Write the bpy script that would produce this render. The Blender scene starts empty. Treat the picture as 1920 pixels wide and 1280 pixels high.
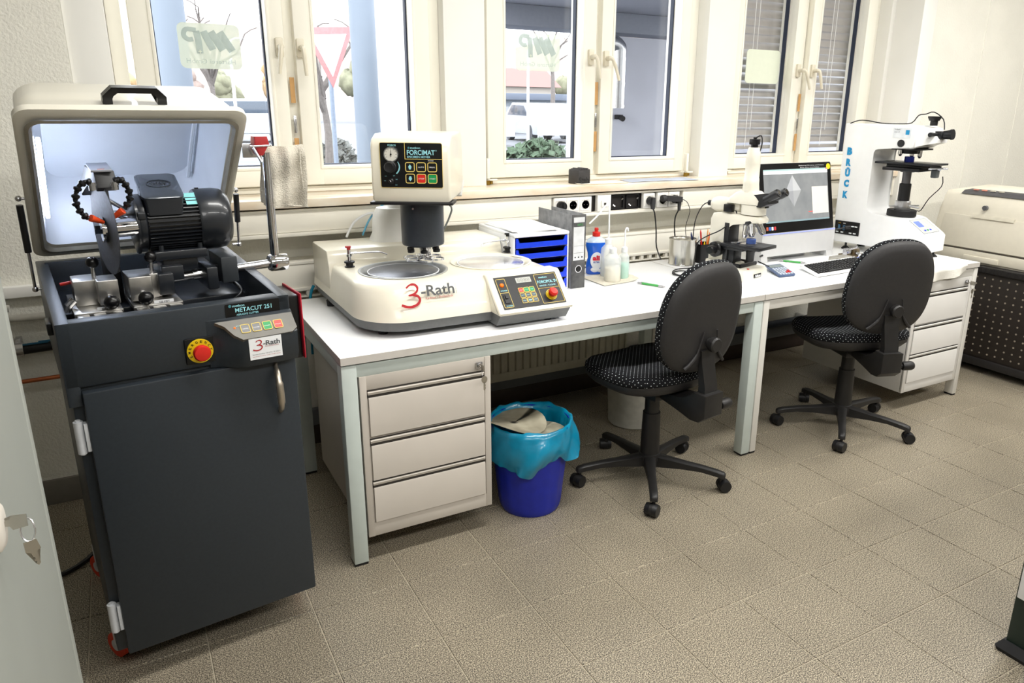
import bpy, bmesh, math, random
from mathutils import Vector, Matrix
R = math.radians
PI = math.pi
rnd = random.Random(7)
scene = bpy.context.scene
COL = scene.collection
# ---------------------------------------------------------------- camera, world, lights, exposure
def lin(c):
    return tuple((x/255/12.92 if x/255 <= .04045 else ((x/255+.055)/1.055)**2.4) for x in c)
cam_d = bpy.data.cameras.new('camera'); cam = bpy.data.objects.new('camera', cam_d); COL.objects.link(cam)
YAW, PITCH, ROLL, FPX, PX, PY = R(29.8403), R(-16.6148), R(.6888), 1383.455, 1026.653, 615.480
fw = Vector((math.sin(YAW)*math.cos(PITCH), math.cos(YAW)*math.cos(PITCH), math.sin(PITCH)))
r0 = Vector((math.cos(YAW), -math.sin(YAW), 0)); u0 = r0.cross(fw)
rr = r0*math.cos(ROLL)+u0*math.sin(ROLL); uu = -r0*math.sin(ROLL)+u0*math.cos(ROLL)
m = Matrix((rr, uu, -fw)).transposed().to_4x4(); m.translation = Vector((-.5161, -2.9805, 1.4918))
cam.matrix_world = m
cam_d.sensor_width = 36; cam_d.lens = FPX/1920*36
cam_d.shift_x = (960-PX)/1920; cam_d.shift_y = (PY-640)/1920
cam_d.clip_start = .02; cam_d.clip_end = 400
scene.camera = cam
scene.view_settings.view_transform = 'Standard'; scene.view_settings.look = 'None'
scene.view_settings.gamma = 1; scene.view_settings.use_curve_mapping = False
scene.view_settings.exposure = 0.3
scene.cycles.max_bounces = 7; scene.cycles.diffuse_bounces = 4; scene.cycles.transparent_max_bounces = 12
scene.cycles.sample_clamp_indirect = 6
scene.cycles.caustics_reflective = False; scene.cycles.caustics_refractive = False
w = bpy.data.worlds.new('overcast_sky'); scene.world = w; w.use_nodes = True
nt = w.node_tree; nt.nodes.clear()
wo = nt.nodes.new('ShaderNodeOutputWorld'); bg = nt.nodes.new('ShaderNodeBackground')
tc = nt.nodes.new('ShaderNodeTexCoord'); sp = nt.nodes.new('ShaderNodeSeparateXYZ'); cr = nt.nodes.new('ShaderNodeValToRGB')
nt.links.new(tc.outputs['Generated'], sp.inputs[0]); nt.links.new(sp.outputs['Z'], cr.inputs[0])
cr.color_ramp.elements[0].color = (.95, .97, 1, 1); cr.color_ramp.elements[1].color = (.85, .92, 1, 1)
nt.links.new(cr.outputs[0], bg.inputs['Color']); bg.inputs['Strength'].default_value = 5.2
nt.links.new(bg.outputs[0], wo.inputs[0])
def area(name, loc, size, power, color, rot=(0, 0, 0)):
    d = bpy.data.lights.new(name, 'AREA'); d.shape = 'RECTANGLE'; d.size, d.size_y = size; d.energy = power; d.color = color
    o = bpy.data.objects.new(name, d); COL.objects.link(o); o.location = loc; o.rotation_euler = rot; return o
LAMPC = (1, .98, .94)
for i, (lx, ly) in enumerate([(.55, -1.5), (2.5, -1.5), (4.4, -1.5), (.55, -3.8), (2.5, -3.8), (4.4, -3.8)]):
    area('ceiling_lamp_light', (lx, ly, 2.90), (1.45, .3), 36, LAMPC)
area('camera_flash', (-.75, -3.15, 2.35), (.7, .5), 10, (1, .98, .95), (R(52), 0, R(-32)))

# ---------------------------------------------------------------- materials
MATS = {}
def mk(name, rgb, rough=.5, metal=0., var=.06, scale=30, bump=0., bscale=200, rgb2=None, coat=0, trans=0, emit=0, spec=.5, world_co=False, ior=1.45, detail=2, alpha=1, stretch=None):
    if name in MATS: return MATS[name]
    M = bpy.data.materials.new(name); M.use_nodes = True; n = M.node_tree; b = n.nodes['Principled BSDF']
    c1 = lin(rgb); c2 = lin(rgb2) if rgb2 else tuple(x*(1-var*2) for x in c1)
    co = n.nodes.new('ShaderNodeNewGeometry') if world_co else n.nodes.new('ShaderNodeTexCoord')
    out = co.outputs['Position'] if world_co else co.outputs['Object']
    if stretch:
        mp = n.nodes.new('ShaderNodeMapping'); mp.inputs['Scale'].default_value = stretch; n.links.new(out, mp.inputs[0]); out = mp.outputs[0]
    nz = n.nodes.new('ShaderNodeTexNoise'); nz.inputs['Scale'].default_value = scale; nz.inputs['Detail'].default_value = detail
    n.links.new(out, nz.inputs['Vector'])
    rp = n.nodes.new('ShaderNodeValToRGB'); rp.color_ramp.elements[0].position = .35; rp.color_ramp.elements[1].position = .65
    rp.color_ramp.elements[0].color = (*c2, 1); rp.color_ramp.elements[1].color = (*c1, 1)
    n.links.new(nz.outputs['Fac'], rp.inputs[0]); n.links.new(rp.outputs[0], b.inputs['Base Color'])
    b.inputs['Roughness'].default_value = rough; b.inputs['Metallic'].default_value = metal
    b.inputs['Coat Weight'].default_value = coat; b.inputs['Transmission Weight'].default_value = trans
    b.inputs['Specular IOR Level'].default_value = spec; b.inputs['IOR'].default_value = ior; b.inputs['Alpha'].default_value = alpha
    if emit:
        n.links.new(rp.outputs[0], b.inputs['Emission Color']); b.inputs['Emission Strength'].default_value = emit
    if bump:
        n2 = n.nodes.new('ShaderNodeTexNoise'); n2.inputs['Scale'].default_value = bscale; n2.inputs['Detail'].default_value = 3
        n.links.new(out, n2.inputs['Vector'])
        bp = n.nodes.new('ShaderNodeBump'); bp.inputs['Strength'].default_value = bump; bp.inputs['Distance'].default_value = .004
        n.links.new(n2.outputs['Fac'], bp.inputs['Height']); n.links.new(bp.outputs[0], b.inputs['Normal'])
    MATS[name] = M; return M
def glassmat(name, tint=(1, 1, 1), base=.04):
    if name in MATS: return MATS[name]
    M = bpy.data.materials.new(name); M.use_nodes = True; n = M.node_tree; n.nodes.clear()
    o = n.nodes.new('ShaderNodeOutputMaterial'); mx = n.nodes.new('ShaderNodeMixShader'); t = n.nodes.new('ShaderNodeBsdfTransparent'); g = n.nodes.new('ShaderNodeBsdfGlossy')
    lw = n.nodes.new('ShaderNodeLayerWeight'); pw = n.nodes.new('ShaderNodeMath'); pw.operation = 'POWER'; pw.inputs[1].default_value = 5
    ma = n.nodes.new('ShaderNodeMath'); ma.operation = 'MULTIPLY_ADD'; ma.inputs[1].default_value = .9; ma.inputs[2].default_value = base
    t.inputs[0].default_value = (*tint, 1); g.inputs['Roughness'].default_value = .02; L = n.links
    L.new(lw.outputs['Facing'], pw.inputs[0]); L.new(pw.outputs[0], ma.inputs[0])
    L.new(ma.outputs[0], mx.inputs[0]); L.new(t.outputs[0], mx.inputs[1]); L.new(g.outputs[0], mx.inputs[2]); L.new(mx.outputs[0], o.inputs[0])
    MATS[name] = M; return M

# ---------------------------------------------------------------- mesh helpers
class MB:
    def __init__(s): s.bm = bmesh.new()
    def _xf(s, vs, M):
        if M is not None:
            for v in vs: v.co = M @ v.co
    def box(s, x0, x1, y0, y1, z0, z1, bev=0, M=None, seg=2, mi=0):
        b = s.bm; P = [(x0,y0,z0),(x1,y0,z0),(x1,y1,z0),(x0,y1,z0),(x0,y0,z1),(x1,y0,z1),(x1,y1,z1),(x0,y1,z1)]
        vs = [b.verts.new(p) for p in P]
        fs = [b.faces.new([vs[i] for i in q]) for q in ((3,2,1,0),(4,5,6,7),(0,1,5,4),(1,2,6,5),(2,3,7,6),(3,0,4,7))]
        for f in fs: f.material_index = mi
        if bev > 0:
            r = bmesh.ops.bevel(b, geom=list({e for f in fs for e in f.edges}), offset=bev, segments=seg, affect='EDGES', profile=.5)
            vs = list({v for f in r['faces'] for v in f.verts} | {v for v in vs if v.is_valid})
            if mi:
                for f in r['faces']: f.material_index = mi
        s._xf(vs, M); return s
    def loft(s, rings, caps=(True, True), close=True, M=None, mi=0):
        b = s.bm; RV = [[b.verts.new(p) for p in r] for r in rings]; n = len(rings[0])
        for a, c in zip(RV, RV[1:]):
            for i in range(n if close else n-1):
                j = (i+1) % n
                f = b.faces.new((a[i], a[j], c[j], c[i])); f.material_index = mi
        if caps[0]: b.faces.new(RV[0][::-1]).material_index = mi
        if caps[1]: b.faces.new(RV[-1]).material_index = mi
        s._xf([v for r in RV for v in r], M); return s
    def lathe(s, prof, c=(0, 0, 0), seg=24, axis='z', caps=(True, True), M=None, mi=0):
        rings = []
        for r, h in prof:
            r = max(r, 1e-5); ring = []
            for i in range(seg):
                a = 2*PI*i/seg; x, y = r*math.cos(a), r*math.sin(a)
                p = {'z': (x, y, h), 'x': (h, x, y), 'y': (y, h, x)}[axis]
                ring.append((c[0]+p[0], c[1]+p[1], c[2]+p[2]))
            rings.append(ring)
        return s.loft(rings, caps, M=M, mi=mi)
    def cyl(s, p0, p1, r0, r1=None, seg=16, M=None, mi=0):
        r1 = r0 if r1 is None else r1
        p0, p1 = Vector(p0), Vector(p1); d = (p1-p0).normalized()
        a = d.orthogonal().normalized(); q = d.cross(a)
        rings = [[p+a*(r*math.cos(2*PI*i/seg))+q*(r*math.sin(2*PI*i/seg)) for i in range(seg)] for p, r in ((p0, r0), (p1, r1))]
        return s.loft(rings, M=M, mi=mi)
    def tube(s, pts, r, seg=8, M=None, smooth=3, mi=0, radii=None):
        pts = [Vector(p) for p in pts]
        if smooth and len(pts) > 2:
            P = [pts[0]]+pts+[pts[-1]]; out = []
            for i in range(1, len(P)-2):
                for k in range(smooth):
                    t = k/smooth; p0, p1, p2, p3 = P[i-1], P[i], P[i+1], P[i+2]
                    out.append(.5*((2*p1)+(-p0+p2)*t+(2*p0-5*p1+4*p2-p3)*t*t+(-p0+3*p1-3*p2+p3)*t*t*t))
            out.append(pts[-1]); pts = out
        rings = []; a = None
        for i, p in enumerate(pts):
            d = (pts[min(i+1, len(pts)-1)]-pts[max(i-1, 0)])
            d = d.normalized() if d.length > 1e-9 else Vector((0, 0, 1))
            if a is None: a = d.orthogonal().normalized()
            else:
                a = a-d*a.dot(d); a = a.normalized() if a.length > 1e-6 else d.orthogonal().normalized()
            q = d.cross(a); rad = radii[min(i, len(radii)-1)] if radii else r
            rings.append([p+a*(rad*math.cos(2*PI*k/seg))+q*(rad*math.sin(2*PI*k/seg)) for k in range(seg)])
        return s.loft(rings, M=M, mi=mi)
    def sphere(s, c, r, seg=16, rings=10, sc=(1, 1, 1), M=None, mi=0):
        prof = [(r*math.sin(PI*k/rings), -r*math.cos(PI*k/rings)) for k in range(rings+1)]
        MM = Matrix.Translation(Vector(c)) @ Matrix.Diagonal((*sc, 1))
        return s.lathe(prof, seg=seg, M=(M @ MM if M is not None else MM), mi=mi)
    def prism(s, poly, h0, h1, axis='x', bev=0, M=None, seg=2, mi=0, bevall=False):
        f = {'x': lambda a, b, h: (h, a, b), 'y': lambda a, b, h: (a, h, b), 'z': lambda a, b, h: (a, b, h)}[axis]
        b = s.bm; A = [b.verts.new(f(p[0], p[1], h0)) for p in poly]; B = [b.verts.new(f(p[0], p[1], h1)) for p in poly]
        n = len(poly); fs = [b.faces.new(A[::-1]), b.faces.new(B)]
        for i in range(n): fs.append(b.faces.new((A[i], A[(i+1) % n], B[(i+1) % n], B[i])))
        for q in fs: q.material_index = mi
        vs = A+B
        if bev > 0:
            es = list({e for q in (fs if bevall else fs[:2]) for e in q.edges})
            r = bmesh.ops.bevel(b, geom=es, offset=bev, segments=seg, affect='EDGES', profile=.5)
            vs = list({v for q in r['faces'] for v in q.verts} | {v for v in vs if v.is_valid})
        s._xf(vs, M); return s
    def quad(s, P, mi=0, M=None):
        vs = [s.bm.verts.new(p) for p in P]; s.bm.faces.new(vs).material_index = mi; s._xf(vs, M); return s
    def grid(s, fn, nu, nv, thick=0, mi=0):
        b = s.bm; V = [[b.verts.new(fn(i/nu, j/nv)) for j in range(nv+1)] for i in range(nu+1)]; fs = []
        for i in range(nu):
            for j in range(nv): fs.append(b.faces.new((V[i][j], V[i+1][j], V[i+1][j+1], V[i][j+1])))
        for q in fs: q.material_index = mi
        if thick:
            bmesh.ops.recalc_face_normals(b, faces=fs); bmesh.ops.solidify(b, geom=fs, thickness=thick)
        return s
def rrect(x0, x1, y0, y1, r, z, n=4, plane='xy'):
    out = []
    for cx, cy, a0 in ((x1-r, y1-r, 0), (x0+r, y1-r, 90), (x0+r, y0+r, 180), (x1-r, y0+r, 270)):
        for k in range(n+1):
            a = R(a0+90*k/n); out.append((cx+r*math.cos(a), cy+r*math.sin(a)))
    if plane == 'xy': return [(a, b, z) for a, b in out]
    if plane == 'xz': return [(a, z, b) for a, b in out]
    return [(z, a, b) for a, b in out]
def obj(name, mb, mat, parent=None, angle=40, loc=None, kind=None, label=None):
    me = bpy.data.meshes.new(name)
    bm = mb.bm if isinstance(mb, MB) else mb
    bmesh.ops.recalc_face_normals(bm, faces=bm.faces[:]); bm.to_mesh(me); bm.free()
    me.polygons.foreach_set('use_smooth', [True]*len(me.polygons)); me.set_sharp_from_angle(angle=R(angle))
    for mm in (mat if isinstance(mat, (list, tuple)) else [mat]): me.materials.append(mm)
    o = bpy.data.objects.new(name, me); COL.objects.link(o)
    if parent:
        o.parent = parent; off = OFF.get(parent.name)
        if off is not None: me.transform(Matrix.Translation(-off)); OFF[o.name] = off
    if loc: o.location = loc
    if kind: o['kind'] = kind
    if label: o['label'] = label
    return o
def thing(name, label, cat, loc=(0, 0, 0), rz=0, group=None):
    o = bpy.data.objects.new(name, None); COL.objects.link(o); o.location = loc; o.rotation_euler = (0, 0, R(rz)); o.empty_display_size = .05
    o['label'] = label; o['category'] = cat
    if group: o['group'] = group
    return o
OFF = {}
def thingw(name, label, cat, loc, group=None):
    """a thing whose parts are written in room coordinates"""
    o = thing(name, label, cat, loc, 0, group); OFF[o.name] = Vector(loc); return o
def tag(o, label, cat, group=None):
    o['label'] = label; o['category'] = cat
    if group: o['group'] = group
    return o
def struct(name, mb, mat, parent=None, angle=40):
    o = obj(name, mb, mat, parent, angle)
    if not parent: o['kind'] = 'structure'
    return o
def cp(o, parent=None, loc=None, rz=None, name=None):
    c = o.copy(); COL.objects.link(c); c.parent = parent
    if loc: c.location = loc
    if rz is not None: c.rotation_euler = (0, 0, R(rz))
    return c
def cptree(o, parent=None, loc=None, rz=None):
    c = cp(o, parent, loc, rz)
    for ch in list(o.children): cptree(ch, c)
    return c
def tmesh(txt, width, height, origin, right, up, mat, parent, name='lettering', mirror=False, center=False, ex=.0006, bold=0., space=1.0, shear=0.):
    cu = bpy.data.curves.new('t', 'FONT'); cu.body = txt; cu.size = 1; cu.extrude = 0; cu.offset = bold; cu.space_character = space; cu.resolution_u = 3; cu.shear = shear
    to = bpy.data.objects.new('t', cu); COL.objects.link(to)
    dg = bpy.context.evaluated_depsgraph_get(); me = bpy.data.meshes.new_from_object(to.evaluated_get(dg))
    bpy.data.objects.remove(to); bpy.data.curves.remove(cu)
    xs = [v.co.x for v in me.vertices]; ys = [v.co.y for v in me.vertices]
    if not xs: return None
    x0, x1, y0, y1 = min(xs), max(xs), min(ys), max(ys); W = x1-x0; H = y1-y0
    sx = width/W; sy = (height/H) if height else sx
    o_, r_, u_ = Vector(origin), Vector(right).normalized(), Vector(up).normalized(); nrm = r_.cross(u_)
    for v in me.vertices:
        a = (v.co.x-x0)*sx; b = (v.co.y-y0)*sy
        if mirror: a = width-a
        if center: a -= width/2; b -= (H*sy)/2
        v.co = o_+r_*a+u_*b+nrm*ex
    off = OFF.get(parent.name)
    if off is not None: me.transform(Matrix.Translation(-off))
    me.materials.append(mat)
    o = bpy.data.objects.new(name, me); COL.objects.link(o); o.parent = parent
    return o
def badge(mb, u0_, u1_, v0_, v1_, r, origin, right, up, d0, d1, mi=0, n=4):
    """rounded plate on a plane given by origin/right/up, from depth d0 to d1 along the normal"""
    o_, r_, u_ = Vector(origin), Vector(right).normalized(), Vector(up).normalized(); nr = r_.cross(u_)
    rings = [[o_+r_*a+u_*b+nr*d for a, b, _ in rrect(u0_, u1_, v0_, v1_, r, 0, n)] for d in (d0, d1)]
    return mb.loft(rings, mi=mi)
def ringplate(mb, u0_, u1_, v0_, v1_, r, t, origin, right, up, d0, d1, mi=0, n=4):
    o_, r_, u_ = Vector(origin), Vector(right).normalized(), Vector(up).normalized(); nr = r_.cross(u_)
    O = rrect(u0_, u1_, v0_, v1_, r, 0, n); I = rrect(u0_+t, u1_-t, v0_+t, v1_-t, max(r-t, .0005), 0, n)
    f = lambda L, d: [o_+r_*a+u_*b+nr*d for a, b, _ in L]
    return mb.loft([f(O, d0), f(O, d1), f(I, d1), f(I, d0), f(O, d0)], caps=(False, False), mi=mi)

# common materials
white_wall = mk('rough_white_plaster', (238, 236, 226), .85, bump=.85, bscale=95, var=.02, scale=5, world_co=True)
cream = mk('cream_window_plastic', (243, 240, 228), .42, var=.012, scale=6, world_co=True)
cream2 = mk('cream_trunking', (244, 240, 228), .45, var=.015, scale=6, world_co=True)
smoothw = mk('smooth_white_paint', (240, 239, 234), .6, var=.015, scale=4, world_co=True)
black = mk('black_plastic', (22, 22, 24), .45, var=.1)
blackg = mk('black_glossy', (14, 14, 16), .28, var=.1)
rubber = mk('black_rubber', (24, 24, 26), .7, var=.1)
steel = mk('brushed_steel', (205, 205, 208), .25, 1., var=.06, scale=60)
chrome = mk('chrome', (225, 225, 228), .08, 1., var=.02)
whitep = mk('white_plastic', (240, 240, 238), .4, var=.015)
ivory = mk('ivory_enamel', (226, 220, 200), .35, var=.015, scale=10, coat=.3)
anthr = mk('anthracite_enamel', (44, 50, 56), .38, var=.05, scale=120, bump=.08, bscale=900)
redp = mk('red_plastic', (214, 40, 30), .4, var=.05)
yellow = mk('yellow_plastic', (240, 205, 20), .45, var=.03)
green = mk('green_key', (20, 150, 80), .45, var=.03)
white = mk('white_print', (240, 242, 244), .6, var=.01)
cyan = mk('pale_cyan_print', (160, 225, 235), .6, var=.01)
cyel = mk('pale_yellow_print', (226, 200, 110), .6, var=.01)
paper = mk('white_paper', (244, 244, 242), .85, var=.01)

# ================================================================= ROOM SHELL
# floor: speckled porcelain tiles over light grout
def floor_mat():
    M = bpy.data.materials.new('speckled_floor_tile'); M.use_nodes = True; n = M.node_tree; b = n.nodes['Principled BSDF']
    g = n.nodes.new('ShaderNodeNewGeometry'); a = n.nodes.new('ShaderNodeTexNoise'); a.inputs['Scale'].default_value = 300; a.inputs['Detail'].default_value = 1
    r = n.nodes.new('ShaderNodeValToRGB'); e = r.color_ramp.elements
    e[0].position = .36; e[0].color = (*lin((62, 56, 48)), 1); e[1].position = .66; e[1].color = (*lin((202, 191, 168)), 1)
    k = e.new(.5); k.color = (*lin((132, 123, 107)), 1)
    L = n.links; L.new(g.outputs['Position'], a.inputs['Vector']); L.new(a.outputs['Fac'], r.inputs[0])
    c = n.nodes.new('ShaderNodeTexNoise'); c.inputs['Scale'].default_value = 1.6; c.inputs['Detail'].default_value = 3; L.new(g.outputs['Position'], c.inputs['Vector'])
    r2 = n.nodes.new('ShaderNodeValToRGB'); r2.color_ramp.elements[0].position = .35; r2.color_ramp.elements[0].color = (.8, .8, .8, 1); r2.color_ramp.elements[1].position = .6; r2.color_ramp.elements[1].color = (1, 1, 1, 1)
    L.new(c.outputs['Fac'], r2.inputs[0]); mx = n.nodes.new('ShaderNodeMixRGB'); mx.blend_type = 'MULTIPLY'; mx.inputs[0].default_value = 1
    L.new(r.outputs[0], mx.inputs[1]); L.new(r2.outputs[0], mx.inputs[2]); L.new(mx.outputs[0], b.inputs['Base Color'])
    b.inputs['Roughness'].default_value = .42; bp = n.nodes.new('ShaderNodeBump'); bp.inputs['Strength'].default_value = .05; bp.inputs['Distance'].default_value = .001
    L.new(a.outputs['Fac'], bp.inputs['Height']); return M
tile_m = floor_mat(); grout = mk('pale_grout', (186, 176, 156), .85, var=.1, scale=8, world_co=True)
floor = struct('floor', MB().box(-3, 6.8, -5.5, .3, -.12, -.0025), grout)
TP, TQ = .29938, .29761
tb = MB().box(.0017, TP-.0017, .0017, TQ-.0017, -.004, 0, bev=.001, seg=1)
t0 = None
camM = cam.matrix_world.inverted()
def off(x, y):
    p = camM @ Vector((x, y, 0))
    if p.z > -.05: return 9e3
    u = PX+FPX*p.x/-p.z; v = PY-FPX*p.y/-p.z
    return max(0, -u, u-1920, -v, v-1280)
cells = []
for i in range(-16, 18):
    for j in range(-16, 5):
        x = 1.62486+i*TP; y = -.95659+j*TQ
        if x < -3 or x+TP > 6.8 or y+TQ > .29 or y < -5.5: continue
        cells.append((min(off(x+a*TP, y+c*TQ) for a in (0, .5, 1) for c in (0, .5, 1)), x, y))
cells.sort()
field = MB()
for k, (d_, x, y) in enumerate(cells):
    if k >= 300: field.box(x+.0017, x+TP-.0017, y+.0017, y+TQ-.0017, -.004, 0)
    elif t0 is None: t0 = obj('tile', tb, tile_m, floor, loc=(x, y, 0))
    else: cp(t0, floor, (x, y, 0))
fo = obj('tile_field', field, tile_m, floor); fo['kind'] = 'stuff'
# the tiled floor outside the frame, one plain sheet
wallbm = MB()
wallbm.box(-3, -.615, .18, .55, 0, 3); wallbm.box(3.79, 6.8, .05, .55, 0, 3)
wallbm.box(-.615, 3.79, .25, .55, 0, 1.08); wallbm.box(-.615, 3.79, .2, .55, 2.5, 3)
struct('wall_back', wallbm, white_wall)
room_grey = mk('room_side_paint', (150, 146, 138), .85, var=.03, scale=4, world_co=True)
struct('wall_left', MB().box(-3.1, -3, -5.5, .55, 0, 3), room_grey)
struct('wall_right', MB().box(6.8, 6.9, -5.5, .55, 0, 3), room_grey)
struct('wall_front', MB().box(-3, 6.8, -5.6, -5.5, 0, 3), room_grey)
struct('ceiling', MB().box(-3.1, 6.9, -5.6, .6, 3, 3.1), mk('white_ceiling', (238, 238, 234), .9, var=.02))
struct('trim_1', MB().box(-.615, -.487, .20, .5, 1.1, 2.5, bev=.003), smoothw)           # smooth band left of the first window
struct('trim_2', MB().box(3.775, 3.90, .044, .4, 0, 2.5, bev=.003), smoothw)             # smooth band ending the niche on the right
struct('trim_3', MB().box(.80, 1.0, .262, .55, 1.1, 2.5, bev=.004), smoothw)             # post between first and second window
struct('trim_4', MB().box(2.285, 2.50, .235, .55, 1.1, 2.5, bev=.004), smoothw)
struct('trim_5', MB().box(4.44, 4.448, .046, .06, 0, 3, bev=.002), white_wall)            # wallpaper seams
struct('trim_6', MB().box(4.94, 4.944, .047, .06, 0, 3, bev=.0015), white_wall)
struct('trim_7', MB().box(3.74, 3.78, .235, .40, 1.1, 2.5, bev=.003), smoothw)
bb = MB(); bb.box(-3, -.615, .165, .18, .0, .10, bev=.002)
struct('baseboard_left', bb, mk('grey_skirting', (120, 116, 108), .5, var=.05, world_co=True))
bb = MB(); bb.box(-.615, 3.775, .235, .25, 0, .10, bev=.002); bb.box(3.9, 6.8, .037, .05, 0, .08, bev=.002)
struct('baseboard_back', bb, mk('dark_brown_skirting', (62, 50, 44), .5, var=.08, world_co=True))
# marble sill
marble = mk('beige_marble', (240, 232, 216), .25, rgb2=(224, 203, 176), scale=5, detail=8, world_co=True, stretch=(1, 3, 3))
struct('trim_8', MB().box(-.49, 3.775, .058, .33, 1.102, 1.136, bev=.004), marble)        # window sill
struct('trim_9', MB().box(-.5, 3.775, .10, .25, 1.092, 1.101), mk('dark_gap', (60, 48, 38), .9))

# windows
pane_m = glassmat('window_glass')
gask = mk('dark_gasket', (38, 46, 66), .6, var=.05)
whitem = mk('handle_champagne', (222, 215, 196), .35, var=.02)
tapem = mk('brown_parcel_tape', (196, 152, 96), .6, var=.05)
brass = mk('brass_hinge', (160, 130, 60), .35, 1.)
def frame4(mb, x0, x1, z0, z1, wd, y0, y1, bev=.005, bot=None):
    bot = bot or wd
    mb.box(x0, x0+wd, y0, y1, z0, z1, bev); mb.box(x1-wd, x1, y0, y1, z0, z1, bev)
    mb.box(x0+wd-.004, x1-wd+.004, y0, y1, z0, z0+bot, bev); mb.box(x0+wd-.004, x1-wd+.004, y0, y1, z1-wd, z1, bev)
def window(n, fx0, fx1, sashes, handles, tape):
    f = MB(); frame4(f, fx0, fx1, 1.134, 2.5, .05, .318, .41, .006)
    f.box(fx0+.012, fx1-.012, .305, .33, 1.136, 1.16, .004)
    W = struct('window_%d' % n, f, cream)
    f2 = MB()
    xm = (sashes[0][3]+sashes[1][0])/2
    f2.box(xm-.028, xm+.028, .322, .40, 1.16, 2.46, .004); obj('mullion', f2, cream, W)
    for k, (a, g0, g1, b) in enumerate(sashes):
        s = MB(); y0, y1 = .285, .335
        s.box(a, g0, y0, y1, 1.166, 2.46, .006); s.box(g1, b, y0, y1, 1.166, 2.46, .006)
        s.box(g0-.006, g1+.006, y0, y1, 1.166, 1.243, .006); s.box(g0-.006, g1+.006, y0, y1, 2.38, 2.46, .006)
        so = obj('sash', s, cream, W); s2 = MB(); frame4(s2, g0-.012, g1+.012, 1.233, 2.392, .012, .33, .40, 0); obj('outer_rebate', s2, cream, so)
        bd = MB(); frame4(bd, g0-.014, g1+.014, 1.232, 2.392, .013, .281, .292, .003); obj('glazing_bead', bd, cream, so)
        g = MB(); frame4(g, g0-.002, g1+.002, 1.241, 2.382, .008, .348, .374, 0); obj('gasket', g, gask, so)
        obj('pane', MB().box(g0, g1, .372, .378, 1.243, 2.38), pane_m, so)
    for (hx, hz, ex, ez) in handles:
        h = MB(); h.box(hx-.015, hx+.015, .270, .286, hz-.036, hz+.036, .004); h.cyl((hx, .272, hz), (hx, .235, hz), .011)
        h.tube([(hx, .24, hz), (hx+(ex-hx)*.25, .228, hz-.012), (ex, .226, ez)], .009, radii=[.012, .011, .010, .009, .009, .008, .007])
        obj('window_handle', h, whitem, W)
    for (tx, z0, z1) in tape:
        obj('tape', MB().box(tx-.009, tx+.009, .300, .304, z0, z1), tapem, W)
        obj('strike_plate', MB().box(tx-.006, tx+.006, .298, .304, (z1+.02), (z1+.09), .002), steel, W) if z1 < 1.4 else None
    return W
W1 = window(1, -.485, .80, [(-.414, -.336, .062, .128), (.166, .248, .664, .742)], [(.105, 1.712, .088, 1.61), (.186, 1.712, .192, 1.605)], [(.147, 1.50, 1.60), (.147, 1.27, 1.36)])
W2 = window(2, 1.0, 2.285, [(1.02, 1.116, 1.537, 1.618), (1.648, 1.727, 2.141, 2.21)], [(1.582, 1.735, 1.606, 1.635), (1.672, 1.732, 1.72, 1.628)], [(1.634, 1.51, 1.62), (1.634, 1.28, 1.38)])
W3 = window(3, 2.50, 3.74, [(2.515, 2.592, 2.985, 3.055), (3.118, 3.197, 3.585, 3.675)], [(3.03, 1.72, 3.085, 1.615), (3.15, 1.722, 3.185, 1.62)], [(3.09, 1.49, 1.59), (3.09, 1.26, 1.36)])
for Wn, hx in ((W2, 1.012), (W2, 2.225), (W3, 2.51)):
    h = MB(); h.box(hx-.008, hx+.008, .262, .287, 1.165, 1.26, .003); h.box(hx-.004, hx+.05, .272, .284, 1.155, 1.163, .001); obj('hinge_cover', h, cream, Wn)
    obj('hinge', MB().cyl((hx, .275, 1.137), (hx, .275, 1.157), .011).cyl((hx+.018, .275, 1.140), (hx+.018, .275, 1.154), .008), brass, Wn)
# stickers on the panes
stick = mk('pale_green_sticker', (226, 234, 222), .7, var=.01, alpha=.62)
stick3 = mk('pale_sticker_plain', (226, 232, 214), .7, var=.01)
inkg = mk('washed_green_ink', (196, 210, 206), .7, var=.01, alpha=.55)
def sticker(x0, x1, z0, z1, mat, label, full):
    s = thing('window_sticker', label, 'sticker', (x0, .368, z0), 0, 'stickers on the window panes')
    w_, h_ = x1-x0, z1-z0
    obj('backing', badge(MB(), 0, w_, 0, h_, .022, (0, 0, 0), (1, 0, 0), (0, 0, 1), -.001, .001), mat, s)
    if full:
        # mirrored company mark: slanted rounded strokes read from outside
        k = w_/.207; sl = MB()
        def stroke(pts, r): sl.tube([(p[0]*k, 0, p[1]*k) for p in pts], r*k, seg=8, smooth=4, M=Matrix.Translation((0, -.0022, 0)) @ Matrix.Diagonal((1, .04, 1, 1)))
        stroke([(.178, .064), (.140, .128)], .013); stroke([(.146, .066), (.110, .128)], .013); stroke([(.112, .066), (.086, .128)], .012)
        stroke([(.068, .052), (.066, .10), (.062, .128)], .011); stroke([(.062, .13), (.030, .132), (.020, .112), (.034, .098), (.050, .10)], .008)
        obj('emblem', sl, inkg, s)
        tmesh('+', .012*k, None, (.062*k, -.004, .052*k), (1, 0, 0), (0, 0, 1), stick3, s, mirror=True)
        tmesh('Härterei GmbH', .165*k, .016*k, (.02*k, -.003, .018*k), (1, 0, 0), (0, 0, 1), inkg, s, mirror=True)
    return s
sticker(-.252, -.028, 1.625, 1.792, stick, 'pale company sticker seen in mirror image on the leftmost window pane', True)
sticker(1.21, 1.455, 1.665, 1.835, stick, 'faint mirrored company sticker on the left pane of the middle window', True)
sticker(2.70, 2.965, 1.645, 1.83, stick3, 'blank pale square sticker on the pane in front of the blinds', False)

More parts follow.
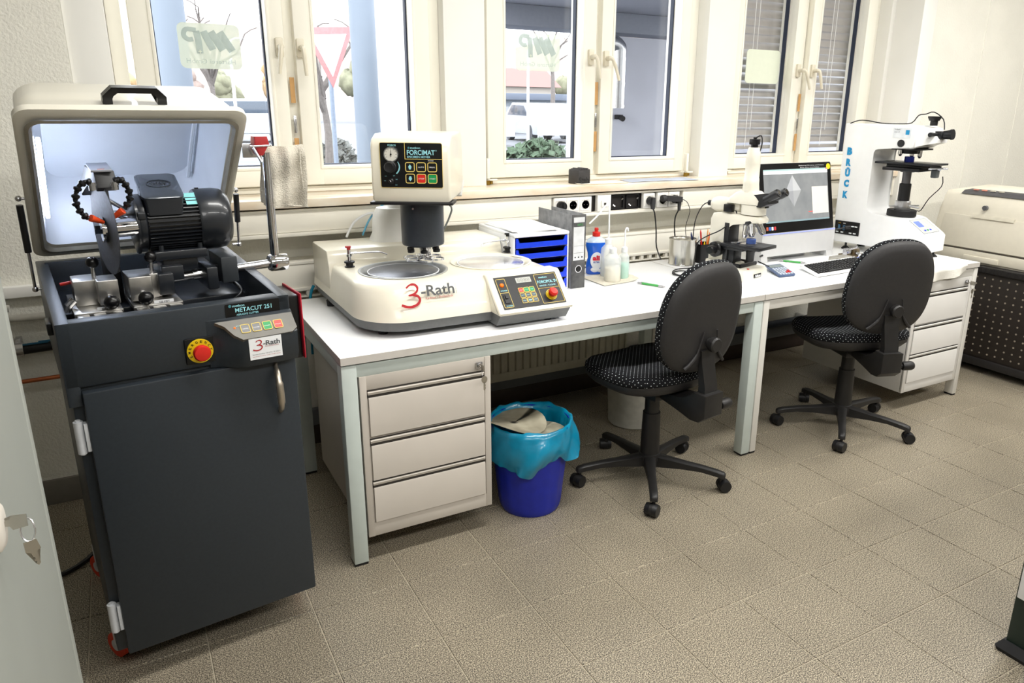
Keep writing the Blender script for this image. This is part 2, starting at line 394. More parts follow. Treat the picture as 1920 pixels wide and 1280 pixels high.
# venetian blind outside the third window
slatm = mk('grey_blind_slat', (176, 172, 168), .5, var=.03, world_co=True)
bl = thing('venetian_blind', 'grey venetian blind hanging outside the right window', 'blind', (3.14, .452, 1.28))
sl = MB(); sl.loft([[(-.64, -.030, .004), (-.64, -.010, .010), (-.64, .014, .008), (-.64, .032, 0), (-.64, .014, .0065), (-.64, -.010, .0085)], [(.64, -.030, .004), (.64, -.010, .010), (.64, .014, .008), (.64, .032, 0), (.64, .014, .0065), (.64, -.010, .0085)]])
s0 = obj('slat', sl, slatm, bl)
for k in range(27):
    o = s0 if k == 0 else cp(s0, bl)
    o.location = (0, 0, .045+k*.0445); a = 48 if k < 10 else 48+min((k-9)*5, 18)
    o.rotation_euler = (R(a), 0, 0)
obj('bottom_rail', MB().box(-.64, .64, -.03, .03, -.012, .008, .003), slatm, bl)
for cx in (-.35, .30):
    obj('ladder_cord', MB().tube([(cx, -.035, 0), (cx, -.035, 1.2)], .0018, seg=5, smooth=0).tube([(cx+.03, -.038, .1), (cx+.028, -.04, .6), (cx+.03, -.037, 1.2)], .0018, seg=5), paper, bl)

# ================================================================= OUTSIDE
tarmac = mk('pale_wet_tarmac', (106, 108, 112), .8, var=.1, scale=2, world_co=True)
struct('ground', MB().box(-60, 120, .6, 140, -.2, .3), tarmac)
bluegrey = mk('blue_grey_paint', (120, 130, 142), .6, var=.04, scale=2, world_co=True)
def column(x, y, r, lab):
    tag(obj('round_column', MB().lathe([(r, 0), (r, 3.6)], seg=28), bluegrey, loc=(x, y, .3)), lab, 'column', 'round columns outside the windows')
column(.05, 5, .15, 'blue-grey round column outside the leftmost pane'); column(1.84, 5, .13, 'blue-grey round column outside, right of the road sign')
obj_c = thing('canopy', 'grey concrete canopy beam and roof slab outside the middle window', 'canopy', (5.7, 3.0, 2.26))
cgrey = mk('canopy_grey', (128, 132, 144), .7, var=.03, world_co=True)
obj('beam', MB().box(-3.1, 3.4, .9, 1.25, 0, .2, .01), cgrey, obj_c)
obj('roof_slab', MB().box(-3.1, 3.4, -1.8, 1.25, .2, .42, .01), mk('canopy_soffit', (168, 170, 180), .7, var=.03, world_co=True), obj_c)
render_w = mk('pale_render', (196, 198, 208), .85, var=.04, scale=3, world_co=True)
bw = thing('building_wing', 'pale rendered wing of the building under the canopy outside', 'building', (6.2, 4.2, .3))
obj('wall', MB().box(-2.15, 3, 0, .4, 0, 1.955), render_w, bw)
obj('wall_lamp', MB().box(-1.76, -1.69, -.08, 0, 1.08, 1.13, .006).cyl((-1.72, -.07, 1.1), (-1.72, -.12, 1.085), .03), black, bw)
duct = MB(); duct.tube([(4.26, 3.9, 1.50), (4.26, 3.9, 2.02), (4.25, 3.9, 2.12), (4.15, 3.9, 2.16), (3.95, 3.9, 2.165)], .085, seg=16, smooth=4)
for z in (1.52, 1.75, 2.0): duct.lathe([(.09, z-.012), (.09, z+.012)], c=(4.26, 3.9, 0), seg=16)
tag(obj('ventilation_duct', duct, steel), 'shiny steel ventilation duct on the wall outside the middle window', 'duct')
wb = thing('white_building', 'bright white building corner outside, right of the grey column', 'building', (2.9, 6.2, .3))
obj('wall', MB().box(-.55, .5, 0, .5, 0, 3.4), mk('bright_render', (232, 234, 238), .8, var=.01), wb)
obj('doorway', MB().box(-.52, -.30, -.03, .01, 0, 1.95, .005), render_w, wb)
# yield sign
ys = thing('yield_sign', 'white triangular yield sign with red border on a grey post', 'road sign', (1.99, 7.0, .3))
obj('post', MB().cyl((0, .03, 0), (0, .03, 2.1), .03), mk('post_grey', (128, 140, 156), .5), ys)
def tri(a, y0, y1):
    mb = MB(); c = (.0, 1.85); mb.prism([(c[0]-a*.45, c[1]+a*.36), (c[0]+a*.45, c[1]+a*.42), (c[0]+.02, c[1]-a*.62)], y0, y1, 'y', bev=.004); return mb
obj('sign_border', tri(.72, -.01, .0), mk('faded_red', (226, 130, 130), .5), ys); obj('sign_face', tri(.50, -.015, -.009), white, ys)
bark = mk('grey_bark', (112, 106, 102), .9, var=.1)
def bare_tree(x, y, h, lab, seed, trunk=.07):
    r = random.Random(seed); t = thing('bare_tree', lab, 'tree', (x, y, .3), 0, 'bare trees beyond the windows'); tr = MB(); br = MB()
    tr.tube([(0, 0, 0), (.04, 0, h*.3), (-.03, 0, h*.55)], trunk, radii=[trunk, trunk, trunk*.9, trunk*.8, trunk*.7, trunk*.6, trunk*.6])
    for i in range(9):
        a = r.uniform(0, 2*PI); z = h*r.uniform(.42, .56); p = Vector((0, 0, z)); pts = [p.copy()]
        for k in range(4):
            a += r.uniform(-.5, .5); p = p+Vector((math.cos(a)*h*.06, math.sin(a)*h*.06, h*r.uniform(.03, .13))); pts.append(p.copy())
            if k > 0:
                q = p+Vector((r.uniform(-1, 1), r.uniform(-1, 1), r.uniform(.2, 1)))*h*.09; br.tube([p, (p+q)/2+Vector((0, 0, .02)), q], .012, seg=4, smooth=0)
        br.tube(pts, .03, seg=5, smooth=1, radii=[.045, .035, .025, .02, .014])
    obj('trunk', tr, bark, t); obj('branches', br, bark, t)
bare_tree(2.35, 9, 2.6, 'small bare pollarded tree left of the road sign post', 3)
bare_tree(1.35, 14, 3.0, 'knobbly bare tree beyond the leftmost window', 5)
bare_tree(16.2, 26, 6, 'bare tree behind the parked cars', 8, .12); bare_tree(12.4, 27, 6, 'bare tree at the left of the low grey building', 9, .12)
leafm = mk('dark_green_leaves', (78, 98, 74), .8, var=.25, scale=20)
def bush(x, y, rx, rz, lab, seed, mat, n=260):
    r = random.Random(seed); mb = MB()
    for i in range(n):
        a = r.uniform(0, 2*PI); b = r.uniform(0, PI/2); q = Vector((math.cos(a)*math.cos(b)*rx, math.sin(a)*math.cos(b)*rx*.7, math.sin(b)*rz))*r.uniform(.7, 1)
        d = Vector((r.uniform(-1, 1), r.uniform(-1, 1), r.uniform(-1, 1))).normalized()*.09; e = d.orthogonal()*.7
        mb.quad([q-d, q-e, q+d, q+e])
    tag(obj('bush', mb, mat, loc=(x, y, .3)), lab, 'bush')
bush(6.3, 9.3, .85, .62, 'low green bush outside the middle window', 2, leafm, 700)
bush(3.3, 12.2, .42, .55, 'rounded grey-green bush beside the sign post', 4, mk('grey_leaves', (104, 106, 102), .9, var=.2), 300)
# parked cars
carw = mk('car_paint_white', (176, 180, 186), .25, coat=.5); carg = mk('car_glass', (74, 84, 96), .1); tyre = mk('tyre', (70, 72, 76), .8)
def car(x, y, lab, rz=0, mat=carw):
    c = thing('car', lab, 'car', (x, y, .3), rz, 'parked cars outside')
    b = MB(); b.prism([(-2.1, .28), (-2.1, .72), (-1.3, .88), (-.7, 1.36), (.9, 1.38), (1.7, .92), (2.1, .85), (2.1, .28)], -.85, .85, 'y', bev=.05)
    obj('body', b, mat, c)
    g = MB(); g.prism([(-1.1, .92), (-.62, 1.28), (.84, 1.3), (1.4, .94)], -.865, .865, 'y', bev=.01); obj('side_window', g, carg, c)
    for wx in (-1.3, 1.3):
        for wy in (-.86, .66): obj('wheel', MB().cyl((wx, wy, .31), (wx, wy+.2, .31), .31, seg=18), tyre, c)
car(8.6, 19.5, 'white car parked furthest left in the row outside', 8); car(13.4, 22, 'white hatchback in the middle of the parked row outside', 80); car(15.9, 22, 'silver car parked at the right of the row outside', 84, mk('car_paint_silver', (150, 158, 168), .25, coat=.5))
car(3.2, 24, 'pale car on the road beyond the sign post', 0)
# far building with window bays, house, lamp posts, hill
fb = thing('low_building', 'long low grey industrial building with window bays in the distance', 'building', (19, 30, .3))
obj('wall', MB().box(-4, 9, 0, 5, 0, 1.55), mk('far_grey', (130, 138, 146), .8, var=.03), fb)
obj('roof', MB().box(-4.4, 9.4, -.4, 5.4, 1.55, 1.85, .02), mk('far_roof', (96, 104, 118), .7), fb)
for k in range(8): obj('window', MB().box(-3.2+k*1.5, -2.1+k*1.5, -.03, .02, .35, 1.25, .01), mk('far_pane', (150, 154, 158), .3), fb)
hs = thing('house', 'distant cream house with a brownish roof', 'house', (24.4, 45, .3))
obj('wall', MB().box(-2.2, 3, 0, 4, 0, 2.6), mk('house_cream', (166, 160, 152), .8), hs)
obj('roof', MB().prism([(-.4, 2.6), (2, 3.9), (4.4, 2.6)], -2.5, 3.3, 'x'), mk('house_roof', (132, 98, 92), .8), hs)
for k in range(3): obj('window', MB().box(-1.5+k*1.5, -.9+k*1.5, -.03, .02, 1.2, 2.0), mk('far_dark', (96, 98, 104), .4), hs)
for (x, y, h) in ((2.55, 20, 2.9), (11.8, 20, 3.2)):
    tag(obj('street_lamp', MB().cyl((0, 0, 0), (0, 0, h*.95), .05, .035, 8).tube([(0, 0, h*.9), (.1, 0, h), (.6, 0, h)], .03, seg=6).box(.5, .9, -.07, .07, h-.05, h+.03, .01), white, loc=(x, y, .3)),
        'white street lamp beyond the %s window' % ('leftmost' if x < 5 else 'middle'), 'lamp post')
hill_m = mk('autumn_hillside', (160, 142, 130), .95, rgb2=(128, 120, 118), scale=.35, detail=8, world_co=True)
hb = MB(); r = random.Random(5)
def hillf(a, b):
    x = -60+a*200; y = 62+b*50; return (x, y, .3+13*math.sin(b*PI/2)*(1+.18*math.sin(a*9)+.08*math.sin(a*31)))
hb.grid(hillf, 60, 12)
struct('hillside', hb, hill_m)
treem = [mk('autumn_tree_a', (170, 142, 104), .95, var=.2, scale=2), mk('autumn_tree_b', (146, 130, 122), .95, var=.2, scale=2), mk('autumn_tree_c', (130, 130, 108), .95, var=.2, scale=2)]
for k in range(24):
    x = -8+k*2.9+r.uniform(-.3, .3); y = 52+(k % 2)*4+r.uniform(-.5, .5); mb = MB(); h = r.uniform(3.2, 4.6)
    for i in range(7):
        c_ = Vector((r.uniform(-.6, .6), r.uniform(-.6, .6), h*.62+r.uniform(-.9, .9))); ra = r.uniform(.5, .9)
        n0 = len(mb.bm.verts); mb.sphere(c_, ra, 12, 8)
        for v in list(mb.bm.verts)[n0:]: v.co = c_+(v.co-c_)*r.uniform(.85, 1.12)
    nm_ = ('golden', 'brown', 'olive')[k % 3]
    t = thing('autumn_tree', 'hazy %s tree in the row on the hill outside' % nm_, 'tree', (x, y, .3), 0, 'hazy %s trees on the hill' % nm_)
    obj('crown', mb, treem[k % 3], t, 180); obj('trunk', MB().cyl((0, 0, 0), (0, 0, h*.5), .12, .08, 6), bark, t)
# ================================================================= OBJECTS
# ---------------------------------------------------------------- abrasive cutter (left)
lidw = mk('hood_ivory', (228, 224, 210), .35, var=.02, scale=8, coat=.3)
lidin = mk('hood_inside_grey', (224, 229, 236), .4, var=.02, scale=8)
dark_in = mk('tray_dark', (34, 38, 44), .3, var=.1, scale=60)
cm = thing('abrasive_cutter', 'tall dark grey metallographic cutting machine with raised ivory hood', 'cutting machine', (-.692, -1.025, 0), 6.5)
CW, CD = .532, .665
b = MB(); b.box(.008, CW-.006, .012, CD, .10, .845, .004)
obj('cabinet_body', b, anthr, cm)
# tray head with open basin
h = MB()
h.box(0, CW, 0, .045, .845, 1.004, .004)                                    # front apron
h.prism([(0, .80), (0, 1.004), (CD, 1.040), (CD, .80)], 0, .030, 'x', bev=.003)
h.prism([(0, .80), (0, 1.004), (CD, 1.040), (CD, .80)], CW-.030, CW, 'x', bev=.003)
h.box(.02, CW-.02, CD-.05, CD, .80, 1.040, .003); h.box(.012, CW-.012, .02, CD-.02, .86, .9, 0)
obj('machine_head', h, anthr, cm)
obj('basin', MB().box(.028, CW-.028, .043, CD-.05, .885, .925, .002).box(.028, CW-.028, .30, CD-.05, .92, .955, .004), dark_in, cm)
dr = obj('cabinet_door', MB().box(.030, .530, -.018, .012, .10, .836, .005), anthr, cm)
hd = MB(); hd.tube([(.475, -.018, .825), (.472, -.045, .79), (.472, -.052, .755), (.474, -.045, .715), (.477, -.018, .685)], .009, seg=10, smooth=5, radii=[.005]*3+[.008]*4+[.010]*8+[.008]*4+[.005]*4)
obj('door_handle', hd, mk('satin_handle', (196, 186, 172), .3, .9), dr)
for z in (.68, .17):
    hg = MB(); hg.cyl((.012, .004, z), (.012, .004, z+.082), .0105).box(.022, .030, -.012, .010, z+.006, z+.078, .001).cyl((.012, .004, z-.004), (.012, .004, z+.086), .006)
    obj('hinge', hg, mk('white_hinge', (222, 226, 232), .4), cm)
for (x, y) in ((.010, .15), (.485, .165), (.010, .60), (.485, .60)):
    cs = MB(); wa = Vector((.90, .44, 0)).normalized(); wp = Vector((x+.012, y-.01, .038)); cs.cyl(wp-wa*.014, wp+wa*.014, .037, seg=24); 
    o = obj('caster', cs, mk('orange_red_caster', (206, 62, 34), .5), cm); obj('caster_hub', MB().cyl(wp-wa*.016, wp+wa*.016, .017, seg=18).box(x-.004, x+.03, y-.02, y+.02, .04, .105, .003), mk('grey_hub', (190, 192, 196), .4), o)
# control pod
pod = MB(); sec = []
for x, d in ((.318, .0), (.345, .012), (.375, .05), (.40, .062), (.505, .062), (.530, .055), (.532, .04)):
    sec.append([(x, .005, .835), (x, -d*.75, .838), (x, -d, .86), (x, -d, .918), (x, -d*.25, .962), (x, .005, .966)])
pod.loft(sec); obj('control_pod', pod, anthr, cm)
# silver fascia follows the pod's sloping top face
slo = Vector((0, -.047, -.044)).normalized(); nrm = Vector((0, -.044, .047)).normalized()
fx = MB(); O = Vector((0, -.0155, .962))
P_ = [(.335, .004), (.528, .004), (.530, .052), (.515, .064), (.39, .066), (.372, .05), (.355, .02)]
fx.loft([[O+Vector((x, 0, 0))+slo*(d)+nrm*t for x, d in P_] for t in (-.01, .0025)])
obj('fascia', fx, mk('bronze_grey_fascia', (112, 110, 104), .5, .15), cm)
for k, (c) in enumerate((blackg, blackg, green, redp)):
    x = .392+k*.0275; kb = MB(); o_ = O+Vector((x, 0, 0))+slo*.047
    badge(kb, 0, .021, 0, .024, .003, o_, (1, 0, 0), -slo, .0026, .0040); rk = obj('push_button', kb, c, cm)
    ringplate(kb2 := MB(), -.001, .022, -.001, .025, .004, .0018, o_, (1, 0, 0), -slo, .0026, .0046); obj('button_frame', kb2, cyel, rk)
    tmesh(('WATER', 'POWER', 'START', 'STOP')[k], .015, .003, o_+Vector((.003, 0, 0))-slo*.010+nrm*.0035, (1, 0, 0), -slo, white, rk)
obj('indicator_lamp', MB().sphere(O+Vector((.378, 0, 0))+slo*.028+nrm*.003, .0028), mk('amber_lamp', (255, 120, 40), .3, emit=.6), cm)
tmesh('POWER', .016, .003, O+Vector((.382, 0, 0))+slo*.026+nrm*.003, (1, 0, 0), -slo, cyan, cm)
# name plate, sticker, emergency stop
np_ = obj('name_plate', badge(MB(), .368, .505, .962, .999, .003, (0, 0, 0), (1, 0, 0), (0, 0, 1), 0, .0012), blackg, cm)
FR = ((1, 0, 0), (0, 0, 1))
obj('emblem', MB().lathe([(.0038, -.0022), (.0038, -.0010)], c=(.380, 0, .9935), axis='y', seg=12), mk('teal_print', (70, 130, 140), .6), np_)
tmesh('metkon', .030, .0065, (.386, -.0018, .990), *FR, cyan, np_, bold=.012)
tmesh('METACUT 251', .092, .0115, (.392, -.0018, .9755), *FR, cyan, np_, bold=.012); tmesh('ABRASIVE CUTTER', .056, .0052, (.394, -.0018, .9665), *FR, cyan, np_, bold=.012)
ls = obj('sticker', MB().box(.402, .484, -.0645, -.0618, .860, .9165), white, cm)
dred = mk('logo_red', (176, 24, 34), .6); dgrey = mk('logo_grey', (92, 94, 96), .6)
def logo3(parent, o_, s, right=(1, 0, 0), up=(0, 0, 1), wht=False, small=True):
    """handwritten-looking 3, then -Rath; s = height of the 3"""
    o_, r_, u_ = Vector(o_), Vector(right).normalized(), Vector(up).normalized(); nr = r_.cross(u_)
    pts = [(.26, .86), (.42, .98), (.64, 1.0), (.78, .86), (.74, .68), (.56, .56), (.34, .52), (.56, .52), (.76, .44), (.82, .26), (.68, .08), (.42, .0), (.18, .02), (-.06, .12)]
    mb = MB(); q = [o_+r_*(a*s)+u_*(b_*s) for a, b_ in pts]
    mb.tube(q, .05*s, seg=6, smooth=4, radii=[.04*s]*6+[.06*s]*8+[.05*s]*6+[.045*s]*8+[.065*s]*20)
    for v in mb.bm.verts:
        d = (v.co-o_).dot(nr); v.co -= nr*(d*.97)
    obj('logo_figure', mb, dred, parent)
    tmesh('-Rath', s*1.62, s*.50, o_+r_*(s*.92)+u_*(s*.40)+nr*.0003, right, up, dgrey, parent, bold=.02)
    tmesh('Kalibrier • Prüftechnik' if small else 'Kalibrier Prüftechnik', s*1.34, s*.10, o_+r_*(s*1.10)+u_*(s*.26)+nr*.0003, right, up, dred, parent)
logo3(ls, (.412, -.0652, .884), .0265, small=False)
tmesh('Service-Hotline +49 6731 99 500-0', .070, .0032, (.408, -.0652, .8725), *FR, dgrey, ls); tmesh('http://www.3-rath.de  e-mail: info@3-rath.de', .070, .003, (.408, -.0652, .8665), *FR, dred, ls)
es = obj('emergency_stop', MB().box(.262, .332, -.006, 0, .857, .925, .003), blackg, cm)
obj('yellow_ring', MB().lathe([(.031, -.012), (.031, -.006)], c=(.296, 0, .891), axis='y', seg=28), yellow, es)
obj('mushroom_button', MB().lathe([(.010, -.012), (.012, -.022), (.020, -.024), (.021, -.034), (.018, -.040), (.006, -.042)], c=(.296, 0, .891), axis='y', seg=24), redp, es)
for k, ch in enumerate('EMERGENCY'):
    a = R(205-k*25); rd = .0255; p = Vector((.296+rd*math.cos(a), -.0125, .891+rd*math.sin(a)))
    up_ = Vector((math.cos(a), 0, math.sin(a))); rt_ = Vector((math.sin(a), 0, -math.cos(a)))
    tmesh(ch, .0055, .0065, p, rt_, up_, blackg, es, center=True, bold=.02)
# raised hood: section in (a = towards the front when closed, b = up), turned back about the rear hinge
HA = R(43); HY, HZ = .665, 1.048
def hood(x, a, bb_):
    y, z = -a, bb_; return Vector((x, HY+y*math.cos(HA)+z*math.sin(HA), HZ-y*math.sin(HA)+z*math.cos(HA)))
def hring(x0, x1, a0, a1, r, bz): return [hood(x, a, bz) for x, a, _ in rrect(x0, x1, a0, a1, r, 0, 5)]
hm = MB()
hm.loft([hring(.036, CW-.036, .045, .575, .03, .012), hring(0.008, CW-.008, .012, .608, .03, .0), hring(0, CW, 0, .622, .035, .004), hring(0, CW, 0, .622, .035, .020),
         hring(.006, CW-.006, .006, .600, .04, .028), hring(.010, CW-.010, .010, .560, .05, .10), hring(.016, CW-.016, .02, .47, .06, .235), hring(.05, CW-.05, .05, .43, .05, .25)], caps=(False, True))
obj('hood', hm, lidw, cm, angle=50)
hi = MB(); hi.loft([hring(.036, CW-.036, .045, .575, .03, .012), hring(.040, CW-.040, .05, .565, .035, .03), hring(.046, CW-.046, .055, .50, .05, .16), hring(.07, CW-.07, .08, .43, .05, .232)], caps=(False, True))
hin = obj('hood_lining', hi, lidin, cm, angle=50)
hf = MB(); hf.loft([hring(.020, CW-.020, .026, .592, .03, -.004), hring(.028, CW-.028, .034, .584, .03, -.006), hring(.034, CW-.034, .042, .577, .03, .004)], caps=(False, False)); obj('hood_seal', hf, mk('seal_grey', (150, 144, 130), .5), cm)
dv = MB(); dv.tube([hood(CW-.06, .52, .10), hood(CW-.07, .46, .19), hood(CW-.075, .30, .20), hood(CW-.075, .10, .20)], .006, seg=6); obj('inner_rib', dv, lidin, cm)
lp = MB(); lp.box(0, .006, -.05, .25, 0, .028, .002)
lpm = Matrix.Translation(hood(.044, .30, .05)) @ Matrix.Rotation(-HA, 4, 'X')
lpb = MB(); lpb.box(0, .010, -.16, .16, -.012, .012, .003, M=lpm)
obj('hood_lamp', lpb, mk('led_strip', (225, 235, 255), .4, emit=32), cm)
# hood handle
hh = MB()
def hp(x, a, b_): return hood(x, a, b_)
prof = [(0, -.0), (0, .020), (.022, .042), (.125, .042), (.147, .020), (.147, 0), (.125, 0), (.125, .018), (.112, .028), (.035, .028), (.022, .018), (.022, 0)]
sla = Vector((0, hood(0, .47, .235).y-hood(0, .60, .028).y, hood(0, .47, .235).z-hood(0, .60, .028).z)).normalized(); ho = hood(.195, .592, .05); hn = Vector((0, -sla.z, sla.y))
hh.loft([[ho+Vector((x, 0, 0))+hn*z+sla*t for x, z in prof] for t in (0, .026)]); bmesh.ops.triangulate(hh.bm, faces=[f for f in hh.bm.faces if len(f.verts) > 4])
obj('hood_handle', hh, blackg, cm)
# gas struts
for x, top, bot in ((-.014, (HY-.20, 1.245), (.50, .99)), (CW+.014, (.50, 1.235), (.53, 1.06))):
    T, B_ = Vector((x, *top)), Vector((x, *bot)); mid = B_+(T-B_)*.42
    g = obj('gas_strut', MB().cyl(mid, T-(T-B_)*.07, .0085), black, cm); obj('piston_rod', MB().cyl(B_, mid, .004), steel, g)
    s_ = -1 if x < .1 else 1
    obj('ball_joint', MB().sphere(T, .008).sphere(B_, .008).cyl(T, T-Vector((s_*.02, 0, 0)), .004).cyl(B_, B_-Vector((s_*.02, 0, 0)), .004), steel, g)
obj('latch_bracket', MB().box(CW-.004, CW+.045, .30, .305, 1.345, 1.385, .001), steel, cm)
lb = MB(); lb.loft([rrect(CW+.024, CW+.052, .27, .31, .004, z) for z in (1.385, 1.40)]+[rrect(CW+.028, CW+.044, .275, .305, .004, 1.355)][:0]); lb.loft([rrect(CW+.034, CW+.046, .275, .305, .003, 1.352), rrect(CW+.022, CW+.064, .268, .312, .004, 1.384), rrect(CW+.024, CW+.060, .27, .31, .004, 1.405)])
obj('red_latch', lb, mk('dull_red', (178, 52, 54), .4), cm); obj('latch_pin', MB().cyl((CW+.018, .27, 1.375), (CW+.034, .255, 1.335), .004).cyl((CW+.01, .27, 1.378), (CW+.07, .27, 1.380), .003), steel, cm)
# motor assembly
mot = mk('motor_dark_enamel', (34, 37, 42), .32, var=.05, coat=.3)
MC = (0, .36, 1.172)
mm = MB(); mm.lathe([(.050, .238), (.078, .240), (.080, .246), (.080, .256), (.070, .262), (.068, .395), (.068, .40)], c=MC, axis='x', seg=40)
obj('motor_body', mm, mot, cm)
fn = MB()
for k in range(44):
    a = 2*PI*k/44
    if R(62) < a < R(118): continue
    fn.box(.262, .395, -.0014, .0014, .066, .081, 0, M=Matrix.Translation(MC) @ Matrix.Rotation(PI/2-a, 4, 'X') if False else Matrix.Translation(MC) @ Matrix.Rotation(a-PI/2, 4, 'X'))
o = obj('cooling_fins', fn, mot, cm); o['kind'] = 'stuff'
obj('fan_cover', MB().lathe([(.084, .392), (.087, .398), (.087, .445), (.084, .465), (.070, .480), (.04, .486), (.001, .487)], c=MC, axis='x', seg=40).box(.40, .41, MC[1]-.004, MC[1]+.004, MC[2]+.084, MC[2]+.09), mot, cm)
obj('front_flange', MB().lathe([(.030, .226), (.055, .228), (.084, .234), (.084, .240)], c=MC, axis='x', seg=36).box(.236, .256, MC[1]-.085, MC[1]-.07, MC[2]+.02, MC[2]+.04, .003), mot, cm)
tbx = obj('terminal_box', MB().loft([rrect(.262, .352, .285, .40, .008, 1.20), [(x_, y_, 1.2685+(y_-.343)*.44) for x_, y_, _ in rrect(.258, .356, .284, .402, .008, 0)]]), mot, cm)
lidm = mk('terminal_lid', (70, 76, 84), .2, .3, coat=.5)
lt = MB(); T_ = Matrix.Translation((.307, .343, 1.272)) @ Matrix.Rotation(R(25), 4, 'X'); lt.loft([rrect(-.052, .052, -.066, .064, .014, -.006), rrect(-.052, .052, -.066, .064, .014, .002), rrect(-.047, .047, -.060, .058, .014, .006)], M=T_)
tl = obj('terminal_lid', lt, lidm, tbx)
ov = MB(); ov.loft([[T_ @ Vector((.032*k_*math.cos(2*PI*i/28), .020*k_*math.sin(2*PI*i/28)+.004, z)) for i in range(28)] for k_, z in ((1.0, .006), (1.0, .0078), (.92, .0078), (.92, .006))], caps=(False, False)); obj('oval_emboss', ov, lidm, tl)
tmesh('WAT', .042, .016, T_ @ Vector((0, .004, .0068)), (1, 0, 0), T_.to_3x3() @ Vector((0, 1, 0)), mot, tl, center=True, bold=.02)
obj('rating_plate', MB().box(-.018, .018, -.0225, .0225, 0, .002, M=Matrix.Translation((.382, .315, 1.236)) @ Matrix.Rotation(R(38), 4, 'X')), mk('teal_rating_plate', (150, 225, 225), .4), cm)
# motor mount and swing shaft
mt = MB(); mt.box(.265, .40, .285, .43, 1.075, 1.10, .004); mt.box(.285, .375, .30, .41, 1.04, 1.08, .004); mt.box(.275, .33, .27, .30, 1.02, 1.06, .003); mt.box(.26, .30, .25, .42, .985, 1.045, .005); mt.box(.385, .415, .25, .42, .985, 1.05, .005)
for x in (.285, .385): mt.cyl((x, .30, 1.10), (x, .30, 1.115), .007, seg=8)
obj('motor_mount', mt, mot, cm)
obj('bearing_block', MB().box(.425, .47, .25, .40, 1.0, 1.075, .004), mk('block_grey', (52, 56, 60), .4), cm)
obj('swing_shaft', MB().cyl((.20, .32, 1.012), (.60, .32, 1.030), .0125, seg=20).cyl((.36, .32, 1.019), (.41, .32, 1.021), .0155, seg=20).cyl((.40, .325, 1.04), (.43, .29, 1.045), .005), steel, cm)
lv = MB(); lv.lathe([(.022, .575), (.026, .58), (.026, .625), (.024, .63), (.0, .632)], c=(0, .32, 1.03), axis='x', seg=28); lv.cyl((.596, .32, 1.045), (.592, .30, 1.36), .0125, seg=20)
obj('feed_lever', lv, chrome, cm)
obj('spindle', MB().cyl((.155, .30, 1.170), (.236, .30, 1.172), .024, seg=28).cyl((.134, .30, 1.170), (.15, .30, 1.170), .012, seg=6).cyl((.150, .30, 1.17), (.156, .30, 1.17), .034, seg=24), chrome, cm)
DT = Matrix.Translation((.160, .30, 0)) @ Matrix.Rotation(R(7), 4, 'Z') @ Matrix.Translation((-.160, -.30, 0))
obj('cutting_disc', MB().cyl((.1585, .30, 1.172), (.1605, .30, 1.172), .122, seg=64, M=DT), mk('abrasive_disc', (66, 68, 74), .6, var=.2, scale=100), cm)
ga = MB()
ga.prism([(.27, 1.06), (.30, 1.05), (.42, 1.05), (.43, 1.25), (.38, 1.31), (.30, 1.315)], .166, .172, 'x'); ga.prism([(.235, 1.285), (.255, 1.325), (.34, 1.335), (.42, 1.28), (.42, 1.25), (.33, 1.29), (.25, 1.275)], .142, .190, 'x', bev=.003)
ga.box(.165, .195, .36, .44, .95, 1.28, .004)
for v in ga.bm.verts: v.co = DT @ v.co
obj('disc_guard', ga, black, cm)
obj('guard_cap', MB().box(.142, .190, .232, .33, -.002, .004, .001, M=Matrix.Translation((0, .02, 1.252)) @ Matrix.Rotation(R(7), 4, 'X') @ Matrix.Translation((0, 0, .045))), mk('satin_cap', (190, 194, 206), .3, .7), cm)
obj('arrow_label', MB().box(.158, .174, .25, .275, 1.329, 1.3305), mk('orange_label', (206, 120, 90), .6), cm)
obj('guide_rods', MB().cyl((.165, .42, 1.25), (.26, .42, 1.18), .006).cyl((.165, .40, 1.20), (.25, .40, 1.196), .008).cyl((.165, .42, 1.21), (.26, .42, 1.16), .005), steel, cm)
def beads(pts, tip0, tip1, name):
    g = MB(); pts = [Vector(p) for p in pts]; dense = []
    for p, q in zip(pts, pts[1:]):
        n_ = max(1, round((q-p).length/.0165))
        for k in range(n_): dense.append(p+(q-p)*(k/n_))
    dense.append(pts[-1])
    first = None
    hs_ = obj('coolant_hose', MB().tube(pts, .0045, seg=6), blackg, cm)
    for p, q in zip(dense, dense[1:]):
        d = (q-p); obj('hose_segment', MB().lathe([(.0045, 0), (.0095, .003), (.0095, .008), (.0055, .0125), (.0055, .016)], seg=12, M=Matrix.Translation(p) @ d.to_track_quat('Z', 'Y').to_matrix().to_4x4()), blackg, hs_)
    t0_, t1_ = Vector(tip0), Vector(tip1); obj('orange_nozzle', MB().cyl(t0_, t0_+(t1_-t0_)*.2, .009, .009).cyl(t0_+(t1_-t0_)*.2, t1_, .0085, .0045), mk('orange_nozzle', (240, 84, 40), .4), hs_)
    obj('hose_fitting', MB().cyl(pts[0]-Vector((0, 0, .02)), pts[0], .0085).cyl(pts[0]-Vector((0, 0, .008)), pts[0]-Vector((0, 0, .004)), .0105), steel, hs_)
beads([(.139,.22,1.301),(.123,.22,1.303),(.109,.22,1.292),(.101,.22,1.274),(.097,.22,1.256),(.101,.22,1.238),(.108,.22,1.223),(.117,.22,1.214)], (.124,.22,1.213), (.152,.235,1.198), 'l')
beads([(.188,.22,1.300),(.200,.22,1.308),(.210,.22,1.297),(.217,.22,1.281),(.220,.22,1.263),(.213,.22,1.246),(.203,.22,1.234)], (.198,.22,1.227), (.170,.235,1.205), 'r')
